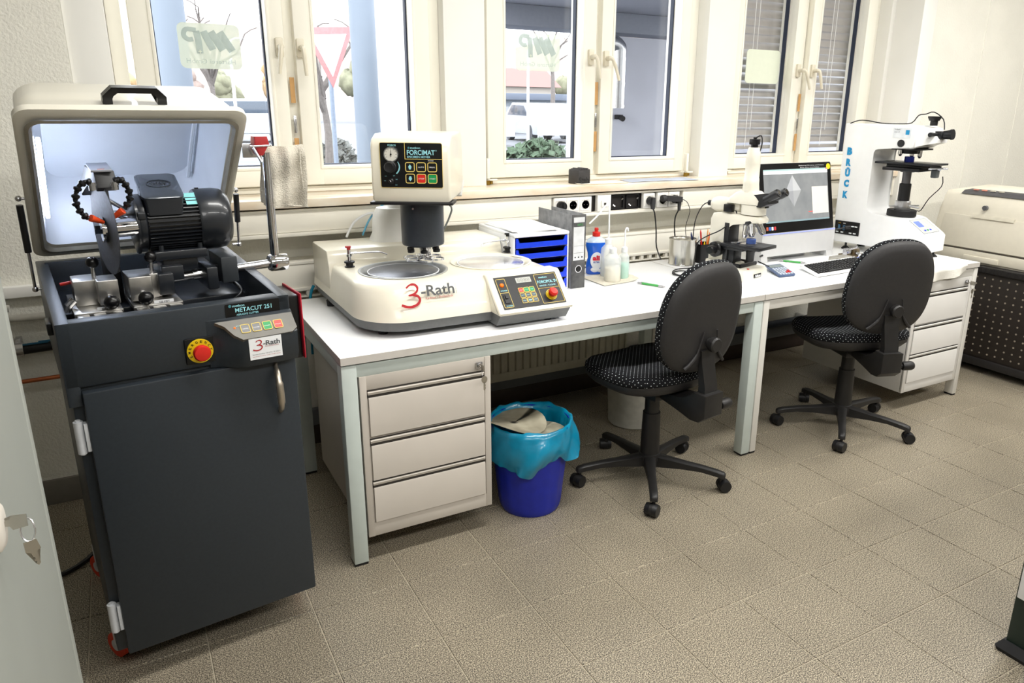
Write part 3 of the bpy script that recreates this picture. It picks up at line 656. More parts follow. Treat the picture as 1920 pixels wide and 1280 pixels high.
# clamping vices on slotted plates
vst = mk('vice_steel', (196, 194, 190), .3, .95, var=.08, scale=40)
for (x0, x1, nm, kx) in ((.052, .162, 'l', .112), (.186, .305, 'r', .232)):
    v = obj('vice_plate', MB().box(x0, x1, .19, .44, .965, .978, .002), vst, cm)
    n_ = 3
    for k in range(n_):
        a = x0+(x1-x0)*(k/n_)+.004; bq = x0+(x1-x0)*((k+1)/n_)-.004
        obj('slot_bar', MB().box(a, bq, .155, .20, .960, .974, .003), vst, v)
    vb = obj('vice_jaw', MB().box(x0+.012 if nm == 'l' else x0+.002, x1-.038 if nm == 'l' else x0+.082, .27, .36, .978, 1.045, .002).box((x0+.062 if nm == 'l' else x0), (x1 if nm == 'l' else x0+.055), .222, .30, .985, 1.05, .003), vst, cm)
    kxx = x1-.025 if nm == 'l' else x0+.03
    obj('knob_spindle', MB().cyl((kxx, .225, 1.005), (kxx, .20, 1.002), .008), steel, vb); obj('ball_knob', MB().sphere((kxx, .182, 1.0), .0185), blackg, vb)
    lx = x0+.062 if nm == 'l' else x0+.066
    obj('clamp_lever', MB().cyl((lx, .29, 1.035), (lx+.002, .29, 1.08), .005).cyl((lx, .29, 1.02), (lx, .29, 1.04), .010), steel, vb); obj('lever_ball', MB().sphere((lx+.002, .29, 1.088), .0155), blackg, vb)
    obj('vice_tag', MB().box(x0+.052 if nm == 'l' else x0+.05, x1-.012 if nm == 'l' else x0+.098, .2005, .2015, .975, .986), white, vb)
    tmesh('GB MET', .026, .005, ((x0+.062 if nm == 'l' else x0+.062), .1998, .9785), *FR, blackg, vb)
obj('water_hose', MB().tube([(.440, .30, 1.0), (.468, .33, .985), (.475, .27, .975), (.455, .20, .972), (.40, .15, .96), (.34, .14, .94)], .005, seg=8), blackg, cm)
obj('hose_coupling', MB().cyl((.43, .31, 1.003), (.462, .325, .992), .009).cyl((.452, .32, .996), (.466, .327, .990), .0105), steel, cm)
obj('hose_coupling', MB().cyl((.045, .26, .985), (.060, .26, 1.0), .010).cyl((.040, .26, .97), (.048, .26, .99), .008), steel, cm)
obj('red_cutter_wrench', MB().cyl((.040, .37, 1.022), (.09, .37, 1.028), .0045), redp, cm)
obj('mains_switch', MB().box(-.012, .002, .10, .17, .955, .985, .003), blackg, cm)
rs = MB(); rs.box(CW, CW+.045, .06, .20, .80, .985, .006); obj('side_switch_box', rs, blackg, cm); obj('red_side_plate', MB().box(CW+.044, CW+.050, .05, .21, .80, .99, .004), mk('crimson', (190, 30, 52), .35), cm)
# towel on the lever
tw = thing('hand_towel', 'beige terry towel draped over the upright chrome lever beside the hood', 'towel', (-.13, -.63, 1.24))
towm = mk('beige_terry', (208, 202, 188), .95, var=.05, scale=90, bump=.9, bscale=260)
def tf(side):
    def f(u, v):
        x = -.02+u*.125+(.004*math.sin(v*5)); fold = .010*math.sin(u*8+v*2.5)+.006*math.sin(u*17+1)
        z = .140-.006*math.sin(u*PI)-v*(.175+.010*u); bulge = .018*min(1, v*6)**.5
        return (x, side*(bulge)+fold+.004*math.sin(v*11+u*4)+.004, z+(.004 if side > 0 else 0)*v)
    return f
tm_ = MB(); tm_.grid(tf(-1), 22, 26, .003)
o = obj('front_fold', tm_, towm, tw, 80); tm_ = MB(); tm_.grid(tf(1), 22, 26, .003); obj('back_fold', tm_, towm, tw, 80)
tm_ = MB(); tm_.tube([(-.02, -.014, -.035), (.03, -.012, -.037), (.08, -.010, -.043), (.105, -.012, -.046)], .0025, seg=5); tm_.tube([(.092, -.012, .125), (.09, -.02, .05), (.098, -.012, -.04)], .002, seg=5); obj('hem', tm_, towm, tw)
# ---------------------------------------------------------------- desks
top_m = mk('white_laminate', (242, 243, 244), .35, var=.012, scale=12, world_co=True)
edge_m = mk('grey_beige_edging', (204, 200, 194), .5, var=.02)
frame1 = mk('grey_green_steel', (196, 206, 202), .4, var=.02, scale=20)
frame2 = mk('pale_grey_steel', (216, 214, 208), .4, var=.02, scale=20)
def desk(x0, x1, lw, fm, label):
    d = thingw('desk', label, 'desk', ((x0+x1)/2, -.4, 0), 'laboratory desks under the windows')
    obj('tabletop', MB().box(x0, x1, -.800, 0, .720, .745, .0015), [top_m], d)
    obj('front_edging', MB().box(x0, x1, -.8012, -.7995, .7203, .7445).box(x0-.0008, x0+.0006, -.80, 0, .7203, .7445).box(x1-.0006, x1+.0008, -.80, 0, .7203, .7445), edge_m, d)
    r = MB(); r.box(x0+lw, x1-lw, -.792, -.765, .672, .714, .002); r.box(x0+lw, x1-lw, -.035, -.008, .672, .714, .002); r.box(x0+.004, x0+.03, -.77, -.03, .672, .714, .002); r.box(x1-.03, x1-.004, -.77, -.03, .672, .714, .002)
    obj('frame_rail', r, fm, d); obj('shadow_gap_strip', MB().box(x0+.004, x1-.004, -.788, -.02, .7141, .7199), mk('gap_grey', (110, 112, 114), .6), d)
    for x, y in ((x0, -.797), (x1-lw, -.797), (x0, -.05), (x1-lw, -.05)):
        lg = obj('leg', MB().box(x, x+lw, y, y+.05, .009, .7145, .003), fm, d); obj('foot_cap', MB().box(x+.002, x+lw-.002, y+.002, y+.048, 0, .0095, .001), black, lg)
    return d
desk(0, 1.795, .049, frame1, 'left laboratory desk with grey-green legs carrying the grinding machine')
desk(1.80, 3.343, .034, frame2, 'right laboratory desk with slim pale grey legs carrying computer and hardness tester')
pedm = mk('warm_grey_cabinet_paint', (196, 189, 180), .42, var=.02, scale=6)
pedm2 = mk('pale_cabinet_paint', (216, 214, 210), .42, var=.02, scale=6)
slotm = mk('recess_shadow_grey', (58, 54, 50), .7)
def pedestal(x0, x1, pm, label):
    p = thingw('drawer_pedestal', label, 'drawer unit', ((x0+x1)/2, -.45, .098), 'drawer units hung under the desks')
    y = -.795
    b = MB(); b.box(x0, x1, y+.006, -.14, .098, .672, .002); b.box(x0, x0+.022, y, y+.012, .098, .672, .001); b.box(x1-.022, x1, y, y+.012, .098, .672, .001); b.box(x0+.022, x1-.022, y+.001, y+.012, .098, .148, .001); b.box(x0+.022, x1-.022, y+.002, y+.012, .624, .672, .001)
    obj('carcass', b, pm, p)
    for (z0, z1, zl) in ((.463, .598, .620), (.305, .430, .452), (.150, .278, .300)):
        dr = MB(); n = [(y+.010, z0), (y-.004, z0+.001), (y-.004, z1-.006), (y-.001, z1), (y+.010, z1-.001)]
        dr.prism(n, x0+.026, x1-.026, 'x', bev=0)
        do = obj('drawer', dr, pm, p)
        lp = MB(); lp.prism([(y+.008, zl-.013), (y-.003, zl-.012), (y-.005, zl-.004), (y+.0, zl-.001), (y+.008, zl-.001)], x0+.024, x1-.026, 'x'); obj('grip_rail', lp, pm, do)
        obj('grip_recess', MB().box(x0+.024, x1-.024, y-.0002, y+.0075, z1-.002, zl-.010).box(x0+.024, x1-.024, y-.0002, y+.0075, zl-.0012, zl+.0018), slotm, do)
    return p
P1 = pedestal(.055, .512, pedm, 'grey three-drawer unit under the left desk, beside the blue bin')
P2 = pedestal(2.85, 3.305, pedm2, 'pale three-drawer unit under the right end of the right desk')
keym = mk('nickel_key', (190, 186, 176), .3, .9)
def lock_keys(x, label_, x_off=0):
    L = obj('lock', MB().box(x-.013, x+.013, -.799, -.793, .632, .658, .003).cyl((x, -.799, .645), (x, -.803, .645), .009), steel, P1 if x < 1 else P2)
    k = thingw('key_ring', label_, 'keys', (x, -.803, .60), 'keys hanging in cabinet locks')
    a = MB(); a.cyl((x, -.803, .645), (x, -.815, .645), .002, seg=8); a.box(x-.001, x+.001, -.840, -.815, .635, .656, .002); obj('inserted_key', a, keym, k)
    r_ = MB(); r_.tube([(x, -.830+.011*math.cos(t), .630+.014*math.sin(t)) for t in [2*PI*i/14 for i in range(15)]], .0009, seg=5, smooth=0); obj('ring', r_, steel, k)
    h = MB(); h.loft([[(x+.004+.011*math.cos(t)*s_, -.829, .605+.012*math.sin(t)*s_+0*q) for t in [2*PI*i/14 for i in range(14)]] if False else [(x+.004+.011*math.cos(t), yy, .604+.013*math.sin(t)) for t in [2*PI*i/14 for i in range(14)]] for yy, s_, q in ((-.831, 1, 0), (-.829, 1, 0))]); h.box(x+.001, x+.006, -.831, -.829, .566, .595, .0005); h.box(x+.006, x+.009, -.831, -.829, .570, .576); h.box(x+.006, x+.008, -.831, -.829, .580, .586)
    obj('hanging_key', h, keym, k)
lock_keys(.468, 'keys hanging in the lock of the left drawer unit'); lock_keys(3.262, 'keys hanging in the lock of the right drawer unit')

# ---------------------------------------------------------------- grinder polisher
gp = thingw('grinding_polishing_machine', 'large ivory two-disc grinding and polishing machine on the left desk', 'grinding machine', (.48, -.37, .745))
iv = mk('machine_ivory', (232, 227, 210), .3, var=.015, scale=10, coat=.3)
gbase = mk('machine_base_grey', (104, 106, 106), .5, var=.04, scale=60)
def outline(ins, z, front=-.735, px=True):
    x0, x1, y1 = .112+ins, .862-ins, .02; f = front+ins; r_ = .17-ins*.5; out = []
    for k in range(13):
        a = R(180+90*k/12); out.append((x0+r_+r_*math.cos(a), f+r_+r_*math.sin(a)))
    for k in range(6):
        a = R(270+90*k/5); out.append((x1-.04+.04*math.cos(a), f+.04+.04*math.sin(a)))
    out += [(x1, -.42), (x1-.024, -.345), (x1-.024, y1), (x0, y1)]
    return [(a, b_, z) for a, b_ in out]
g = MB(); lv_ = [outline(.0, .802, -.705), outline(.004, .83, -.700), outline(.014, .900, -.674), outline(.019, .912, -.664), outline(.028, .9195, -.660)]
g.loft(lv_, caps=(True, False))
bm = g.bm; bm.verts.ensure_lookup_table(); bm.edges.ensure_lookup_table()
top = [e for e in bm.edges if len(e.link_faces) == 1]
circ = []
BC = ((.340, -.425, .157), (.690, -.430, .152))
for cx, cy, cr_ in BC:
    vs = [bm.verts.new((cx+cr_*math.cos(2*PI*i/48), cy+cr_*math.sin(2*PI*i/48), .9195)) for i in range(48)]
    circ += [bm.edges.new((vs[i], vs[(i+1) % 48])) for i in range(48)]
bmesh.ops.triangle_fill(bm, use_beauty=True, edges=top+circ)
body = obj('body', g, iv, gp, angle=50)
for n_, (cx, cy, cr_) in enumerate(BC):
    bw_ = MB(); bw_.lathe([(cr_, -.002), (cr_+.004, .0), (cr_+.005, .003), (cr_-.001, .004), (cr_-.006, .001), (cr_-.018, -.018), (cr_-.022, -.030), (.02, -.032)], c=(cx, cy, .9195), seg=56, caps=(False, True))
    bo = obj('bowl', bw_, mk('bowl_grey', (176, 178, 178), .35, .3) if n_ == 0 else iv, gp, angle=60)
    pm_ = mk('dark_grinding_disc', (104, 106, 112), .35, .6, var=.08, scale=40) if n_ == 0 else mk('bright_aluminium_disc', (226, 226, 230), .22, .85, var=.03, scale=8)
    pl = obj('platen', MB().lathe([(.128, -.020), (.128, -.004), (.124, -.002)], c=(cx, cy, .9195), seg=64), pm_, gp); 
    obj('platen_rim', MB().lathe([(.1285, -.006), (.1295, -.0015), (.1275, -.0008), (.1262, -.002)], c=(cx, cy, .9195), seg=64, caps=(False, False)), white, pl)
gb = MB(); gb.loft([outline(.030, .765, -.705), outline(.012, .768, -.705), outline(.006, .790, -.705), outline(.004, .803, -.705)]); obj('base', gb, gbase, gp, angle=50)
for x, y in ((.20, -.60), (.135, -.15), (.79, -.70), (.80, -.10)): obj('foot', MB().cyl((x, y, .745), (x, y, .768), .016, .018, 14), rubber, gp)
rh = MB(); rh.prism([(-.232, .915), (-.212, .968), (-.205, .972), (.012, .972), (.02, .964), (.02, .80), (-.232, .80)], .116, .837, 'x', bev=.006); obj('rear_housing', rh, iv, gp)
wm_ = mk('white_dome', (242, 242, 240), .35, var=.01)
dm = MB(); dm.loft([rrect(.33, .60, -.14, .018, .06, .968, 6), rrect(.345, .585, -.135, .012, .06, 1.00, 6), rrect(.35, .58, -.13, .010, .06, 1.07, 6), rrect(.365, .565, -.12, .0, .05, 1.10, 6), rrect(.41, .53, -.10, -.02, .04, 1.10, 6), rrect(.41, .53, -.10, -.02, .04, 1.165, 6)]); obj('support_post', dm, wm_, gp, 60)
HM = Matrix.Translation((.44, -.37, 0)) @ Matrix.Rotation(R(-30), 4, 'Z')
hd_ = MB(); hd_.prism([(-.133, 1.172), (-.141, 1.206), (-.139, 1.355), (-.132, 1.374), (-.115, 1.388), (-.07, 1.401), (.18, 1.403), (.205, 1.392), (.215, 1.36), (.232, 1.205), (.165, 1.172)], -.148, .127, 'x', bev=.010, seg=3, M=HM)
head = obj('drive_head', hd_, iv, gp, 50)
obj('head_base_plate', MB().box(-.156, .134, -.146, -.04, 1.161, 1.171, .002, M=HM), black, gp)
fl = MB(); fl.prism([(.150, 1.166), (.246, 1.214), (.248, 1.208), (.152, 1.160)], -.150, .130, 'x', M=HM); obj('rear_flap', fl, mk('pale_grey_flap', (206, 206, 204), .4), gp)
cl = MB(); cl.lathe([(.062, .995), (.076, 1.0), (.0785, 1.008), (.0795, 1.161)], c=(.44, -.37, 0), seg=44, caps=(True, True)); col_ = obj('column', cl, mk('dark_slate_enamel', (52, 58, 66), .38, var=.05, scale=100), gp)
obj('column_screw', MB().cyl((.385, -.428, 1.140), (.383, -.431, 1.140), .004), steel, col_)
for k in range(6):
    a = R(60*k+12); x, y = .44+.054*math.cos(a), -.37+.054*math.sin(a)
    obj('specimen_clamp_knob', MB().cyl((x, y, .985), (x, y, .996), .007).lathe([(.0125, 0), (.013, .002), (.013, .010), (.008, .012)], c=(x, y, .973), seg=14), black, gp)
obj('spindle', MB().cyl((.44, -.37, .955), (.44, -.37, 1.0), .015, seg=20).cyl((.44, -.37, .946), (.44, -.37, .957), .022, seg=20).cyl((.47, -.345, .95), (.47, -.345, 1.0), .008), chrome, gp)
cr_ = MB()
for k in range(6):
    a = R(60*k+20); c_ = (.44+.053*math.cos(a), -.37+.053*math.sin(a), .946)
    cr_.lathe([(.0235, -.003), (.0265, -.003), (.0265, .003), (.0235, .003), (.0235, -.003)], c=c_, seg=22, caps=(False, False))
    cr_.cyl((.44, -.37, .946), (.44+.03*math.cos(a), -.37+.03*math.sin(a), .946), .003, seg=6)
cr_.lathe([(.026, -.002), (.026, .003)], c=(.44, -.37, .946), seg=22); obj('specimen_holder', cr_, chrome, gp)
# head front panel
hr, hu = HM.to_3x3() @ Vector((1, 0, 0)), Vector((0, 0, 1)); hnv = hr.cross(hu)
def HP(x, z, d=0): return HM @ Vector((x, -.1415-d, z))
fp = obj('control_panel', badge(MB(), -.113, .100, 1.222, 1.372, .005, HM @ Vector((0, -.141, 0)), hr, hu, 0, .0015), blackg, head)
gl_ = MB(); ringplate(gl_, -.1145, .1015, 1.2205, 1.3735, .006, .0013, HM @ Vector((0, -.141, 0)), hr, hu, 0, .0018); badge(gl_, -.028, .0995, 1.3175, 1.3192, .0004, HM @ Vector((0, -.141, 0)), hr, hu, .001, .002); badge(gl_, -.0285, -.0268, 1.3175, 1.3725, .0004, HM @ Vector((0, -.141, 0)), hr, hu, .001, .002); obj('gold_border', gl_, cyel, fp)
pd = .0022
tmesh('metkon', .034, .0065, HP(-.008, 1.353, pd), hr, hu, cyan, fp, bold=.015); tmesh('FORCIMAT', .096, .0165, HP(-.020, 1.3325, pd), hr, hu, cyan, fp, bold=.02); tmesh('®', .005, .005, HP(.078, 1.345, pd), hr, hu, cyan, fp); tmesh('SPECIMEN MOVER', .080, .0065, HP(-.020, 1.3225, pd), hr, hu, cyan, fp, bold=.015)
obj('emblem', badge(MB(), -.0175, -.0105, 1.3525, 1.3595, .0034, HM @ Vector((0, -.1415, 0)), hr, hu, .001, .002), mk('teal_print', (70, 130, 140), .6), fp)
tmesh('FORCE', .028, .0055, HP(-.085, 1.3615, pd), hr, hu, cyan, fp, bold=.015); tmesh('POWER', .019, .0035, HP(.052, 1.3115, pd), hr, hu, white, fp)
for i, (kx, kz, t_) in enumerate(((-.028, 1.276, '↑'), (.0105, 1.276, 'AUTO'), (.049, 1.276, 'MANUAL'), (-.028, 1.237, '↓'), (.0105, 1.237, 'STOP'), (.049, 1.237, 'START'))):
    kb = badge(MB(), kx+.002, kx+.031, kz+.001, kz+.030, .005, HM @ Vector((0, -.141, 0)), hr, hu, .001, .0028)
    ko = obj('push_button', kb, (blackg, blackg, blackg, blackg, redp, green)[i], head); obj('button_frame', ringplate(MB(), kx, kx+.033, kz-.001, kz+.032, .007, .0026, HM @ Vector((0, -.141, 0)), hr, hu, .001, .0034), cyel, ko)
    if i in (0, 3):
        s_ = 1 if i == 0 else -1; cx_, cz_ = kx+.0165, kz+.0155; am = MB()
        am.loft([[HP(cx_+a, cz_+s_*b_, dd) for a, b_ in ((-.003, -.008), (.003, -.008), (.003, .001), (.0062, .001), (0, .009), (-.0062, .001), (-.003, .001))] for dd in (.002, .0026)]); bmesh.ops.triangulate(am.bm, faces=am.bm.faces[:]); obj('arrow', am, cyan, ko)
    else: tmesh(t_, .020, .0048, HP(kx+.0065, kz+.013, .0025), hr, hu, white, ko)
ga_ = MB(); gc_ = HP(-.074, 1.334, 0); q_ = (-hnv).to_track_quat('Z', 'Y').to_matrix().to_4x4(); q2 = hnv.to_track_quat('Z', 'Y').to_matrix().to_4x4()
GM = Matrix.Translation(gc_) @ q2
go = obj('pressure_gauge', ga_.lathe([(.0255, 0), (.0265, .006), (.0255, .010), (.0225, .010), (.0225, .008)], seg=36, caps=(True, False), M=GM), steel, head); obj('gauge_dial', MB().lathe([(.0226, .006), (.0226, .0085)], seg=36, M=GM), mk('dial_cream', (226, 224, 214), .4), go)
nd = MB(); nd.cyl(gc_+hnv*.0095+hu*-.008, gc_+hnv*.0095+hu*.014, .0008, seg=6); nd.cyl(gc_+hnv*.0088, gc_+hnv*.011, .003, seg=12); obj('needle', nd, blackg, go)
tk = MB()
for k in range(9):
    a = R(-30+k*30); e = hr*math.cos(a)+hu*math.sin(a); tk.cyl(gc_+hnv*.009+e*.016, gc_+hnv*.009+e*.020, .0005, seg=5)
obj('scale_marks', tk, blackg, go)
kc = HP(-.078, 1.292, 0); KM = Matrix.Translation(kc) @ q2
obj('regulator_knob', MB().lathe([(.021, 0), (.021, .010), (.0175, .012), (.0175, .030), (.0155, .034), (.010, .033)], seg=28, M=KM), black, head)
ac = MB(); ac.tube([kc+hnv*.002+hr*(.030*math.cos(a))+hu*(.030*math.sin(a)) for a in [R(-50+k*12) for k in range(8)]], .0016, seg=5, smooth=1, radii=[.0024]*4+[.0018]*2+[.001]*4); obj('force_arc', ac, cyan, fp)
kc2 = HP(-.078, 1.243, 0); obj('rotary_switch', MB().lathe([(.010, 0), (.010, .008), (.006, .012)], seg=20, M=Matrix.Translation(kc2) @ q2), black, head); obj('pointer', MB().cyl(kc2+hnv*.0125-hr*.003+hu*.004, kc2+hnv*.0125+hr*.001-hu*.002, .0009, seg=5), white, fp)
for t_, a, rd in (('RPM', 140, .024), ('150', 180, .022), ('60', 60, .020), ('90', 15, .019), ('120', -40, .022)): tmesh(t_, .0065, .0026, kc2+hnv*.0022+hr*(rd*math.cos(R(a))-.003)+hu*(rd*math.sin(R(a))), hr, hu, cyan, fp)
# front control console
cs_ = MB(); cs_.prism([(-.648, .9205), (-.660, .9195), (-.768, .806), (-.766, .798), (-.60, .798), (-.60, .9205)], .560, .862, 'x', bev=.008, seg=3); obj('console', cs_, iv, gp, 50)
cb = MB(); cb.prism([(-.766, .798), (-.735, .757), (-.60, .757), (-.60, .798)], .565, .850, 'x', bev=.002); obj('console_base', cb, gbase, gp)
cu_ = Vector((0, .108, .1135)).normalized(); co_ = Vector((.585, -.7675, .8065)); cn_ = Vector((1, 0, 0)).cross(cu_); CWD, CHT = .252, .132
co_ = co_+cu_*.014
def CP(u, v, d=.0016): return co_+Vector((1, 0, 0))*(u*CWD)+cu_*((1-v)*CHT)+cn_*d
cp_ = obj('control_panel', badge(MB(), 0, CWD, 0, CHT, .002, co_, (1, 0, 0), cu_, -.002, .0012), black, gp)
def rp(u0_, u1_, v0_, v1_, r, t, d0=.001, d1=.002, mb=None): return ringplate(mb or MB(), u0_*CWD, u1_*CWD, (1-v1_)*CHT, (1-v0_)*CHT, r, t, co_, (1, 0, 0), cu_, d0, d1)
fr_ = MB(); rp(.02, .165, .06, .50, .004, .0016, mb=fr_); rp(.02, .165, .49, .95, .004, .0016, mb=fr_); rp(.63, .985, .04, .49, .004, .0016, mb=fr_); rp(.63, .985, .48, .96, .004, .0016, mb=fr_); obj('gold_border', fr_, cyel, cp_)
obj('power_lamp', MB().lathe([(.008, 0), (.008, .002), (.006, .005)], seg=18, M=Matrix.Translation(CP(.09, .26)) @ cn_.to_track_quat('Z', 'Y').to_matrix().to_4x4()), mk('orange_lens', (240, 110, 20), .2, emit=.5), cp_)
tmesh('POWER', .026, .005, CP(.045, .45), (1, 0, 0), cu_, cyan, cp_, bold=.015); tmesh('WATER', .026, .005, CP(.05, .92), (1, 0, 0), cu_, cyan, cp_, bold=.015)
rk = MB(); badge(rk, .055*CWD, .135*CWD, .18*CHT, .46*CHT, .001, co_, (1, 0, 0), cu_, .001, .004); badge(rk, .075*CWD, .115*CWD, .31*CHT, .43*CHT, .001, co_, (1, 0, 0), cu_, .004, .008); obj('rocker_switch', rk, black, cp_)
ds = obj('display', badge(MB(), .33*CWD, .57*CWD, .76*CHT, .92*CHT, .001, co_, (1, 0, 0), cu_, .001, .0022), mk('display_grey', (190, 192, 186), .3), cp_)
tmesh('8888', .050, .014, CP(.35, .215, .0024), (1, 0, 0), cu_, mk('segment_grey', (150, 150, 144), .4), ds)
kt = (('STOP', 'ON', 'START'), ('RPM', 'LIFT', 'TIMER'), ('MODE', '1', 'JOG'))
for i in range(3):
    for j in range(3):
        u, v = .355+j*.088, .47+i*.165; kx, kz = u*CWD, (1-v)*CHT
        ko = obj('push_button', badge(MB(), kx-.0085, kx+.0085, kz-.008, kz+.008, .002, co_, (1, 0, 0), cu_, .001, .0026), (redp, green, green)[j] if i == 0 else blackg, cp_)
        obj('button_frame', ringplate(MB(), kx-.0105, kx+.0105, kz-.010, kz+.010, .003, .0018, co_, (1, 0, 0), cu_, .001, .003), cyel, ko)
        tmesh(kt[i][j], .012, .004, co_+Vector((1, 0, 0))*(kx-.006)+cu_*(kz-.002)+cn_*.0026, (1, 0, 0), cu_, cyan, ko)
tmesh('metkon', .034, .007, CP(.70, .17), (1, 0, 0), cu_, cyan, cp_, bold=.015); tmesh('FORCIPOL 2V', .082, .0115, CP(.655, .33), (1, 0, 0), cu_, cyan, cp_, bold=.02); tmesh('GRINDER - POLISHER', .068, .0058, CP(.665, .43), (1, 0, 0), cu_, cyan, cp_, bold=.01)
EM = Matrix.Translation(CP(.80, .72)) @ cn_.to_track_quat('Z', 'Y').to_matrix().to_4x4()
eo = obj('emergency_stop', MB().lathe([(.0215, 0), (.0215, .003)], seg=28, M=EM), yellow, gp); obj('mushroom_button', MB().lathe([(.009, .003), (.010, .012), (.0165, .014), (.017, .024), (.012, .030), (.004, .031)], seg=24, M=EM), redp, eo)
obj('ring_lettering', MB().lathe([(.0175, .0032), (.0190, .0034), (.0190, .0032)], seg=28, caps=(False, False), M=EM), blackg, eo)
# company logo on the front
lo = Vector((.244, -.6945, .852)); lu = Vector((0, .026, .07)).normalized(); logo3(gp, lo, .074, up=lu)
tmesh('GmbH & Co. KG', .034, .004, lo+Vector((.196, 0, 0))+lu*.028, lu, (-1, 0, 0), dgrey, gp)
# water taps
for x, y, sgn, hc in ((.180, -.290, 1, 'dull_red'), (.838, -.280, -1, 'black_plastic')):
    tp = obj('tap', MB().lathe([(.018, 0), (.019, .003), (.013, .006), (.013, .014), (.019, .017), (.019, .022), (.014, .024)], c=(x, y, .9195), seg=20), black, gp)
    b_ = MB(); b_.cyl((x, y, .943), (x, y, .985), .0065).lathe([(.010, 0), (.011, .006), (.008, .010)], c=(x, y, .960), seg=16).cyl((x, y, .970), (x+sgn*.028, y-.004, .971), .005); obj('tap_body', b_, chrome, tp)
    sp_ = MB(); sp_.tube([(x+sgn*.024, y-.004, .971), (x+sgn*.09, y-.018, .972), (x+sgn*.115, y-.024, .970), (x+sgn*.135, y-.034, .962)], .0028, seg=8); obj('spout', sp_, steel, tp)
    obj('tap_handle', MB().cyl((x, y, .985), (x, y, .994), .007).box(x-.012, x+.008, y-.006, y+.006, .992, .999, .002), MATS[hc], tp)
# supply hoses behind the machine
for pts, r_, mt_, lb_, nm in (([(.257,.03,.976),(.292,.034,1.034),(.349,.036,1.065),(.394,.03,1.066),(.44,.012,1.06)], .005, white, 'white hose looping up behind the ivory machine head', 'water_hose'),
    ([(.330,.05,.976),(.359,.048,1.036),(.395,.046,1.078),(.43,.03,1.11)], .004, mk('sky_blue_hose', (110, 190, 226), .4), 'light blue air hose behind the ivory machine head', 'air_hose'),
    ([(.66,-.0,1.12),(.700,-.02,1.082),(.687,-.03,1.043),(.655,-.05,1.0),(.63,-.06,.9725)], .004, mk('grey_cable', (88, 92, 90), .5), 'dark grey cable dropping from the rear of the machine head', 'cable'),
    ([(.085,.03,.50),(.092,.03,.70),(.098,.03,.76),(.112,.03,.79)], .006, mk('teal_hose', (20, 130, 160), .4), 'teal hose rising behind the left desk end', 'air_hose')):
    tag(obj(nm, MB().tube(pts, r_, seg=8), mt_, loc=None), lb_, 'cable' if nm == 'cable' else 'hose')
# ---------------------------------------------------------------- parapet trunking with sockets, lower duct, radiator, pipes
tk = thingw('socket_trunking', 'cream parapet cable trunking under the marble sill', 'cable trunking', (1.64, .14, .99))
b = MB(); b.box(-.49, 1.255, .082, .25, 1.0, 1.088, .002); b.box(2.055, 3.770, .082, .25, 1.0, 1.088, .002); b.box(1.255, 2.055, .20, .25, 1.0, 1.088); obj('trunk_cover', b, cream2, tk)
b = MB(); b.box(-.49, 3.77, .078, .25, .985, 1.002, .003); b.box(-.49, 3.77, .080, .25, 1.084, 1.094, .002); b.box(-.49, 3.77, .0775, .081, 1.004, 1.0055); b.box(3.762, 3.774, .074, .25, .98, 1.096, .003); obj('trunk_edge', b, cream2, tk)
obj('open_compartment', MB().box(1.256, 2.054, .12, .2, 1.002, 1.084).box(1.486, 1.508, .10, .13, 1.002, 1.084).box(1.596, 1.778, .10, .13, 1.002, 1.084), mk('dark_compartment', (34, 30, 28), .7), tk)
plate = mk('socket_white', (244, 242, 236), .35, var=.01); hole = mk('socket_dark', (60, 56, 52), .5)
SZ = 1.043
for x in (1.300, 1.372, 1.443, 1.830, 1.918, 1.992):
    s_ = MB(); s_.box(x-.0355, x+.0355, .076, .10, SZ-.038, SZ+.038, .003); ringplate(s_, x-.027, x+.027, SZ-.027, SZ+.027, .006, .004, (0, .0765, 0), (1, 0, 0), (0, 0, 1), 0, .003)
    so = obj('socket', s_, plate, tk)
    obj('socket_well', MB().lathe([(.0215, -.0015), (.0205, -.0005), (.0205, .0)], c=(x, .076, SZ), axis='y', seg=24, caps=(False, True)), mk('well_grey', (206, 202, 194), .5), so)
    obj('contact_holes', MB().cyl((x-.009, .0745, SZ), (x-.009, .076, SZ), .0028, seg=10).cyl((x+.009, .0745, SZ), (x+.009, .076, SZ), .0028, seg=10).box(x-.002, x+.002, .0735, .076, SZ+.016, SZ+.021).box(x-.002, x+.002, .0735, .076, SZ-.021, SZ-.016), hole, so)
dp = obj('data_outlet', MB().box(1.512, 1.592, .074, .10, SZ-.040, SZ+.042, .003).box(1.532, 1.572, .068, .076, SZ-.016, SZ+.016, .002), plate, tk); obj('jack', MB().box(1.546, 1.558, .0665, .069, SZ-.008, SZ+.004), hole, dp)
for x in (1.64, 1.735): obj('empty_box', ringplate(MB(), x-.040, x+.040, SZ-.034, SZ+.034, .004, .005, (0, .088, 0), (1, 0, 0), (0, 0, 1), -.03, .0), mk('box_black', (26, 26, 28), .4), tk); obj('loose_clip', MB().cyl((x-.03, .085, SZ-.01), (x-.018, .082, SZ-.02), .004, seg=8).cyl((x+.02, .085, SZ+.012), (x+.03, .083, SZ+.018), .0035, seg=8), chrome, tk)
tag(obj('round_plug', MB().lathe([(.020, -.03), (.023, -.024), (.023, 0)], axis='y', seg=22).box(-.004, .004, -.034, -.03, -.018, .018, .001), black, loc=(1.300, .075, SZ)), 'black round plug in the leftmost wall socket above the binder', 'plug')
